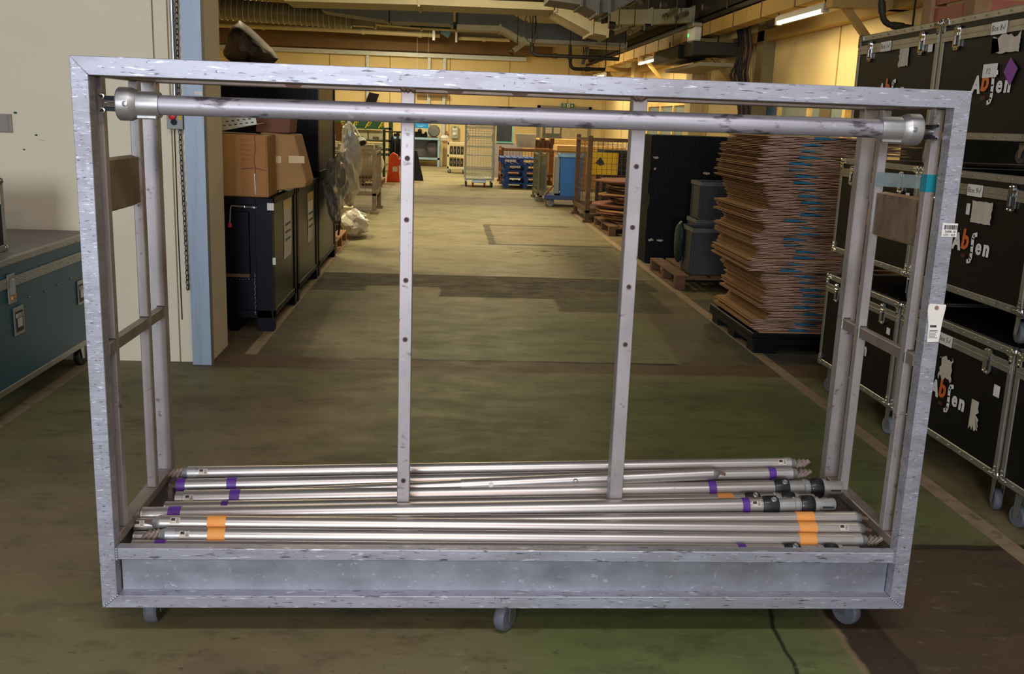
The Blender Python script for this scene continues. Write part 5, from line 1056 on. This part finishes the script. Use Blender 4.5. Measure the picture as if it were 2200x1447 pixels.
# ================================================================ overhead services
def duct(name, label, Y, pts, hpx, depth, m, cat='duct', joints=True):
    """rectangular duct running across the hall: centre line through pixels at depth Y, face height in pixels"""
    o = thing(name, label, cat, U(pts[0][0], pts[0][1], Y=Y)); P = [U(a, b, Y=Y) for a, b in pts]; h = hpx/2150*Y/2
    for a, b in zip(P[:-1], P[1:]):
        part('section', MB().poly([(a.x, Y, a.z-h), (b.x, Y, b.z-h), (b.x, Y, b.z+h), (a.x, Y, a.z+h)], (0, depth, 0)), m, o, world=True)
        if joints: part('joint_flange', MB().poly([(b.x-.02, Y-.02, b.z-h-.03), (b.x+.02, Y-.02, b.z-h-.03), (b.x+.02, Y-.02, b.z+h+.03), (b.x-.02, Y-.02, b.z+h+.03)], (0, depth+.04, 0)), m, o, world=True)
    for k in (0, len(P)-1): part('hanger', MB().tube((P[k].x, Y+.1, P[k].z+h), (P[k].x, Y+.1, 5.2), .012, 5), PIPED, o, world=True)
    return o
def pipe(label, Y, pts, rpx, m=None, name='pipe', Ys=None):
    Ys = Ys or [Y]*len(pts); P = [U(a, b, Y=y) for (a, b), y in zip(pts, Ys)]; r = rpx/2150*Y
    o = thing(name, label, 'pipe', P[0]); 
    Q = [P[0]]
    for k in range(1, len(P)-1):           # rounded bends
        a = (P[k-1]-P[k]); c = (P[k+1]-P[k]); e = min(a.length, c.length, r*3.5); 
        for t in (0, .25, .5, .75, 1): u = P[k]+a.normalized()*e*(1-t)**2*1.0; w = P[k]+c.normalized()*e*t**2; Q.append(P[k]+a.normalized()*e*(1-t)**2+c.normalized()*e*t**2)
    Q.append(P[-1])
    part('run', MB().path(Q, r, 10), m or PIPED, o, smooth=True, world=True)
    for k in range(0, len(P)-1):
        d = (P[k+1]-P[k]).normalized(); n = max(1, int((P[k+1]-P[k]).length/2.2))
        for j in range(n): c = P[k].lerp(P[k+1], (j+.5)/n); part('coupling', MB().lathe(c-d*.05, d, [(0, r*1.0), (0, r*1.3), (.1, r*1.3), (.1, r)], 10), m or PIPED, o, smooth=True, world=True)
    for k in (0, len(P)-1): part('hanger', MB().tube(P[k], (P[k].x, P[k].y, 5.2), .010, 5), PIPED, o, world=True)
    return o
# back wall beam, trunking and conduits
struct('trim_4', MB().box(-8, 3.4, 33.6, 34.0, 3.70, 4.24), BEAMB)
o = thing('wall_trunking', 'long silver trunking with vertical drops on the far wall', 'trunking', (-2, 33.9, 3.5))
a, b_ = U(462, 97, Y=33.85), U(1131, 123, Y=33.85)
part('run', MB().box(a.x-1, b_.x, 33.82, 33.96, 3.53, 3.66), GALV, o, world=True)
for px in (790, 922, 955): q = U(px, 140, Y=33.9); part('drop', MB().box(q.x-.05, q.x+.05, 33.88, 33.98, .95, 3.53), GALV, o, world=True)
q0, q1 = U(893, 201, Y=33.85), U(962, 204, Y=33.85); part('shelf_bar', MB().box(q0.x, q1.x, 33.75, 33.95, q0.z-.05, q0.z+.05), BEAMB, o, world=True)
pipe('pale pipe running along the far wall above the brown beam', 32.6, [(430, 52), (700, 63), (860, 72), (945, 76)], 5.0, PIPEC)
pipe('pale tube end running right above the brown beam', 32.4, [(985, 82), (1095, 86)], 4.0, PIPEC)
sv = thing('valve_actuator', 'blue valve box on the pipe by the far wall', 'valve', U(958, 70, Y=32.3)); part('box', MB().cbox((0, 0, 0), (.30, .2, .22), Matrix.Rotation(.5, 4, 'Y')), mat('valve_blue', (70, 104, 124), .5), sv, bevel=.02); part('hanger', MB().tube((0, 0, .1), (0, 0, 5.2-U(958, 70, Y=32.3).z), .012, 5), PIPED, sv); part('clamp', MB().box(-.42, -.34, -.1, .1, -.25, .15), GALV, sv); part('clamp', MB().box(.30, .36, -.1, .1, -.28, .15), GALV, sv)
# spiral duct
Y = 23.; a = U(440, 16, Y=Y); c = U(755, 40, Y=Y); d = (c-a).normalized(); L_ = (c-a).length; r = .22
o = thing('spiral_duct', 'ribbed spiral duct hanging at the upper left', 'duct', a)
part('pipe', MB().tube(a, c, r, 24), DUCT, o, smooth=True, world=True)
for k in range(int(L_/.125)): part('seam_ring', MB().lathe(a+d*(.1+k*.125), d, [(0, r), (.003, r+.018), (.018, r+.018), (.021, r)], 24), PIPEC, o, smooth=True, world=True)
for k in (.2, .8): part('hanger', MB().tube(a.lerp(c, k), (a.lerp(c, k).x, Y, 5.2), .012, 5), PIPED, o, world=True)
duct('duct', 'pale transition duct at the end of the spiral duct', 23.05, [(752, 42), (805, 46)], 22, .3, DUCTC)
duct('duct', 'pale flat duct behind the grey ducts', 23.3, [(808, 46), (905, 54), (980, 58)], 12, .4, DUCTC)
single('duct_patch', MB().box(-.62, .62, -.01, .01, -.075, .075), mat('patch_teal', (28, 70, 66), .6), 'dark teal panel on the pale flat duct', 'panel', loc=U(940, 53, Y=23.28))
# big grey ducts
duct('duct', 'dark grey duct section left of the gap at the ceiling', 21.0, [(690, 4), (832, 26)], 34, .8, DUCTD)
duct('duct', 'dark grey duct section in the centre of the ceiling', 21.0, [(838, 27), (972, 33)], 34, .8, DUCTD)
duct('duct', 'grey duct dropping to the right with a pale underside', 20.85, [(982, 34), (1082, 38), (1130, 66), (1345, 78)], 34, .9, DUCTD)
duct('duct', 'pale duct edge below the dropping grey duct', 20.3, [(982, 58), (1075, 61), (1124, 88), (1345, 99)], 11, .5, DUCTC)
duct('duct', 'cream duct running along the top of the picture', 17.0, [(610, -6), (900, 2), (1195, 14)], 15, 1.0, DUCTC)
duct('duct', 'cream duct sloping down to the right', 17.0, [(1190, 14), (1272, 58), (1306, 64)], 24, 1.0, DUCTC)
duct('duct', 'grey duct elbow at the top centre', 15.0, [(1180, -14), (1250, -4), (1285, 14), (1310, 12), (1370, -16)], 26, .8, DUCTD)
duct('duct', 'pale wall panel of ducting at the upper right of the ceiling', 18.5, [(1310, 36), (1400, 36), (1490, 32)], 30, .3, DUCTC)
duct('cable_rail', 'flat pale cable rail crossing below the grey duct', 19.9, [(1150, 88), (1250, 92), (1345, 99)], 6, .3, DUCT, 'rail', False)
# pipes
pipe('dark pipe with an elbow below the centre duct', 19.0, [(1143, 92), (1143, 118), (1240, 122), (1330, 127)], 4.2, PIPED)
pipe('dark pipe with an elbow at the upper right', 16.0, [(1297, 34), (1299, 52), (1330, 56), (1452, 62)], 6.0, PIPED)
pipe('second dark pipe at the top right of the ceiling', 15.0, [(1372, -6), (1382, 10), (1470, 14), (1562, 18)], 5.5, PIPED)
pipe('dark valve pipe dropping at the right of the centre', 19.6, [(1225, 96), (1225, 148), (1300, 149)], 3.8, PIPED)
pipe('short dark pipe stub right of the valve pipe', 20.4, [(1262, 100), (1252, 138)], 4.0, DUCTD)
pipe('thick black pipe bending down at the right', 9.0, [(1892, -20), (1897, 52), (1960, 60)], 6.5, PIPED)
for k, (p0, p1) in enumerate((((1098, 112), (1124, 94)), ((1296, 68), (1322, 58)), ((1312, 72), (1345, 60)), ((1352, 70), (1372, 60)), ((1428, 36), (1452, 22)), ((1450, 40), (1475, 28)))):
    a_, c_ = U(*p0, Y=19.3 if k == 0 else 17.45), U(*p1, Y=19.7 if k == 0 else 18.1)
    bt = thing('light_batten', ['leftmost', 'second', 'third', 'fourth', 'fifth', 'rightmost'][k]+' of the unlit tube battens from left under the ceiling', 'batten', (a_+c_)/2, group='unlit battens')
    part('tube', MB().tube(a_, c_, .05, 8), PIPEC, bt, smooth=True, world=True); part('end_cap', MB().tube(a_, a_+(c_-a_)*.06, .055, 8), PIPED, bt, world=True); part('hanger', MB().tube((a_+c_)/2, ((a_.x+c_.x)/2, (a_.y+c_.y)/2, 5.2), .008, 5), PIPED, bt, world=True)
hb = thing('cable_loop', 'hanging loop of thin black cable in the centre', 'cable', U(1135, 60, Y=18.8)); part('loop', MB().path([U(1140+13*math.cos(w), 58+33*math.sin(w), Y=18.8) for w in [i*.3 for i in range(22)]], .010, 5), INK, hb, smooth=True, world=True); part('drop', MB().path([Vector((U(1137, 20, Y=18.8).x, 18.8, 5.2)), U(1137, 20, Y=18.8), U(1140, 50, Y=18.8), U(1139, 78, Y=18.8)], .010, 5), INK, hb, world=True)
# cream trunking along the right wall, brackets and lamps
ct = thing('wall_trunking', 'cream cable trunking running along the right side of the hall', 'trunking', (4.5, 22, 3.2))
part('tray', MB().box(4.40, 4.62, 10.5, 33.8, 3.15, 3.36), TRAYY, ct, world=True)
for k in range(16): y = 11.5+k*1.4; part('strap', MB().box(4.39, 4.63, y, y+.025, 3.14, 3.37), mat('strap_dark', (120, 98, 58), .7), ct, world=True)
part('upper_tray', MB().box(4.55, 4.95, 10.5, 33.8, 3.45, 3.52), PIPED, ct, world=True)
for (i, y) in enumerate((11.45, 17.75, 22.9, 28.0)):
    br = thing('wall_bracket', ['nearest', 'second', 'third', 'farthest'][i]+' cream bracket with a knee brace under the right trunking', 'bracket', (5.2, y, 3.1), group='wall brackets')
    part('arm', MB().box(4.3, 5.2, y, y+.16, 3.02, 3.13) if i else MB().box(4.3, 5.2, y-.1, y+.1, 2.98, 3.13), TRAYY, br, world=True); part('brace', MB().poly([(4.45, y+.04, 3.02), (4.56, y+.04, 3.02), (5.2, y+.04, 2.30), (5.2, y+.04, 2.18)], (0, .07, 0)), TRAYY, br, world=True)
struct('shade_soffit', MB().box(4.66, 5.2, 9, 34, 3.60, 5.2), CEIL)  # dark soffit added so the lit upper wall reads as shade
dv = thing('duct', 'added dark box standing in for the dark void above the right trunking', 'duct', (4.1, 23, 3.66)); part('section', MB().box(3.80, 4.46, 19.4, 27.5, 3.66, 4.6), CEIL, dv, world=True)  # dark box added where the ceiling space only falls into shade
for y in (19.42, 22.6, 27.3): part('joint_flange', MB().box(3.77, 4.49, y, y+.06, 3.63, 4.63), PIPED, dv, world=True)
for x in (3.9, 4.3): part('hanger', MB().tube((x, 21, 4.6), (x, 21, 5.2), .015, 5), PIPED, dv, world=True)
struct('trim_5', MB().box(5.0, 5.2, 9, 34, 2.98, 3.14), TRAYY)
def lamp(label, P0, P1):
    d = P1-P0; o = thing('tube_lamp', label, 'lamp', (P0+P1)/2, group='lit tube lamps')
    part('batten', MB().path([P0+Vector((0, 0, .05)), P1+Vector((0, 0, .05))], .045, 6), WHITEP, o, world=True)
    part('lit_tube', MB().tube(P0, P1, .028, 10), TUBE, o, smooth=True, world=True)
    for q in (P0, P1): part('end_cap', MB().cbox((q.x, q.y, q.z+.02), (.07, .07, .10)), WHITEP, o, world=True)
    for q in (P0, P1): part('hanger', MB().tube(q+Vector((0, 0, .09)), q+Vector((0, 0, .22)), .01, 5), PIPED, o, world=True)
    l = bpy.data.lights.new('tube_light', 'AREA'); l.shape = 'RECTANGLE'; l.size = .1; l.size_y = d.length; l.energy = 34; l.color = (1, .80, .46)
    lo = bpy.data.objects.new('tube_light', l); C.objects.link(lo); lo.parent = o; lo.location = (0, 0, -.06)
    if abs(d.x) > abs(d.y): lo.rotation_euler = (0, 0, R(90))
lamp('nearest lit tube lamp below the right trunking', U(1672, 49, X=4.45), U(1772, 22, X=4.45))
lamp('second lit tube lamp below the right trunking', U(1374, 137, X=4.45), U(1412, 127, X=4.45))
lamp('farthest lit tube lamp below the right trunking', U(1276, 166, X=4.45), U(1300, 162, X=4.45))
lamp('short lit tube lamp in front of the grey duct', U(1101, 22, Y=17.6), U(1131, 23, Y=17.6))
for k, x in enumerate((1162, 1186)): s = thing('spot_lamp', ['left', 'right'][k]+' of two small lit spots behind the centre duct', 'lamp', U(x, 26, Y=22)); part('bulb', MB().ball((0, 0, 0), .035), TUBE, s, smooth=True); part('holder', MB().tube((0, 0, .03), (0, 0, .3), .02, 6), PIPED, s)
# projector-like heater, alarm unit, cables
hu = thing('unit_heater', 'black unit heater box hanging under the right trunking', 'heater', U(1460, 125, X=4.3)); q = U(1425, 125, X=4.25); q2 = U(1498, 125, X=4.25)
part('body', MB().box(4.05, 4.55, q2.y+.6, q.y, q.z-.14, q.z+.10), BLACKP, hu, bevel=.02, world=True); part('louvre', MB().box(4.15, 4.95, q2.y, q2.y+.7, q.z-.10, q.z+.12), mat('heater_olive', (46, 46, 32), .6), hu, bevel=.01, world=True); part('tray', MB().box(4.3, 4.9, q2.y, q.y, q.z-.28, q.z-.22), DUCTC, hu, world=True); part('hanger', MB().tube((4.3, q.y-.3, q.z+.1), (4.3, q.y-.3, 3.2), .012, 5).tube((4.7, q2.y+.4, q.z+.12), (4.7, q2.y+.4, 3.2), .012, 5), PIPED, hu, world=True)
au = thing('alarm_unit', 'white alarm unit with a green light on the right trunking', 'alarm', U(1492, 75, X=4.31)); part('case', MB().cbox((0, 0, 0), (.14, .5, .24)), WHITEP, au, bevel=.02); part('green_light', MB().cbox((-.075, .16, 0), (.01, .05, .05)), LED, au); part('cap', MB().cbox((0, 0, .16), (.18, .4, .07)), mat('cap_grey', (170, 160, 140), .6), au, bevel=.02)
cbm = thing('cable_bundle', 'bundle of dark cables hanging down the right wall', 'cables', (5.05, 17.0, 0))
for k in range(9):
    yy = 16.6+k*.09; part('cable', MB().path([(4.9, yy, 3.4), (4.98+.05*math.sin(k), yy, 2.9), (4.95-.08*math.sin(k*2), yy+.1*math.sin(k), 2.5), (5.08, yy, 1.9), (5.1, yy, .2)], .022, 6), INK if k % 3 else RUST, cbm, smooth=True, world=True)
struct('column_right', MB().box(5.0, 5.2, 16.0, 16.35, 0, 5.2), mat('column_greyish', (128, 118, 84), .7))
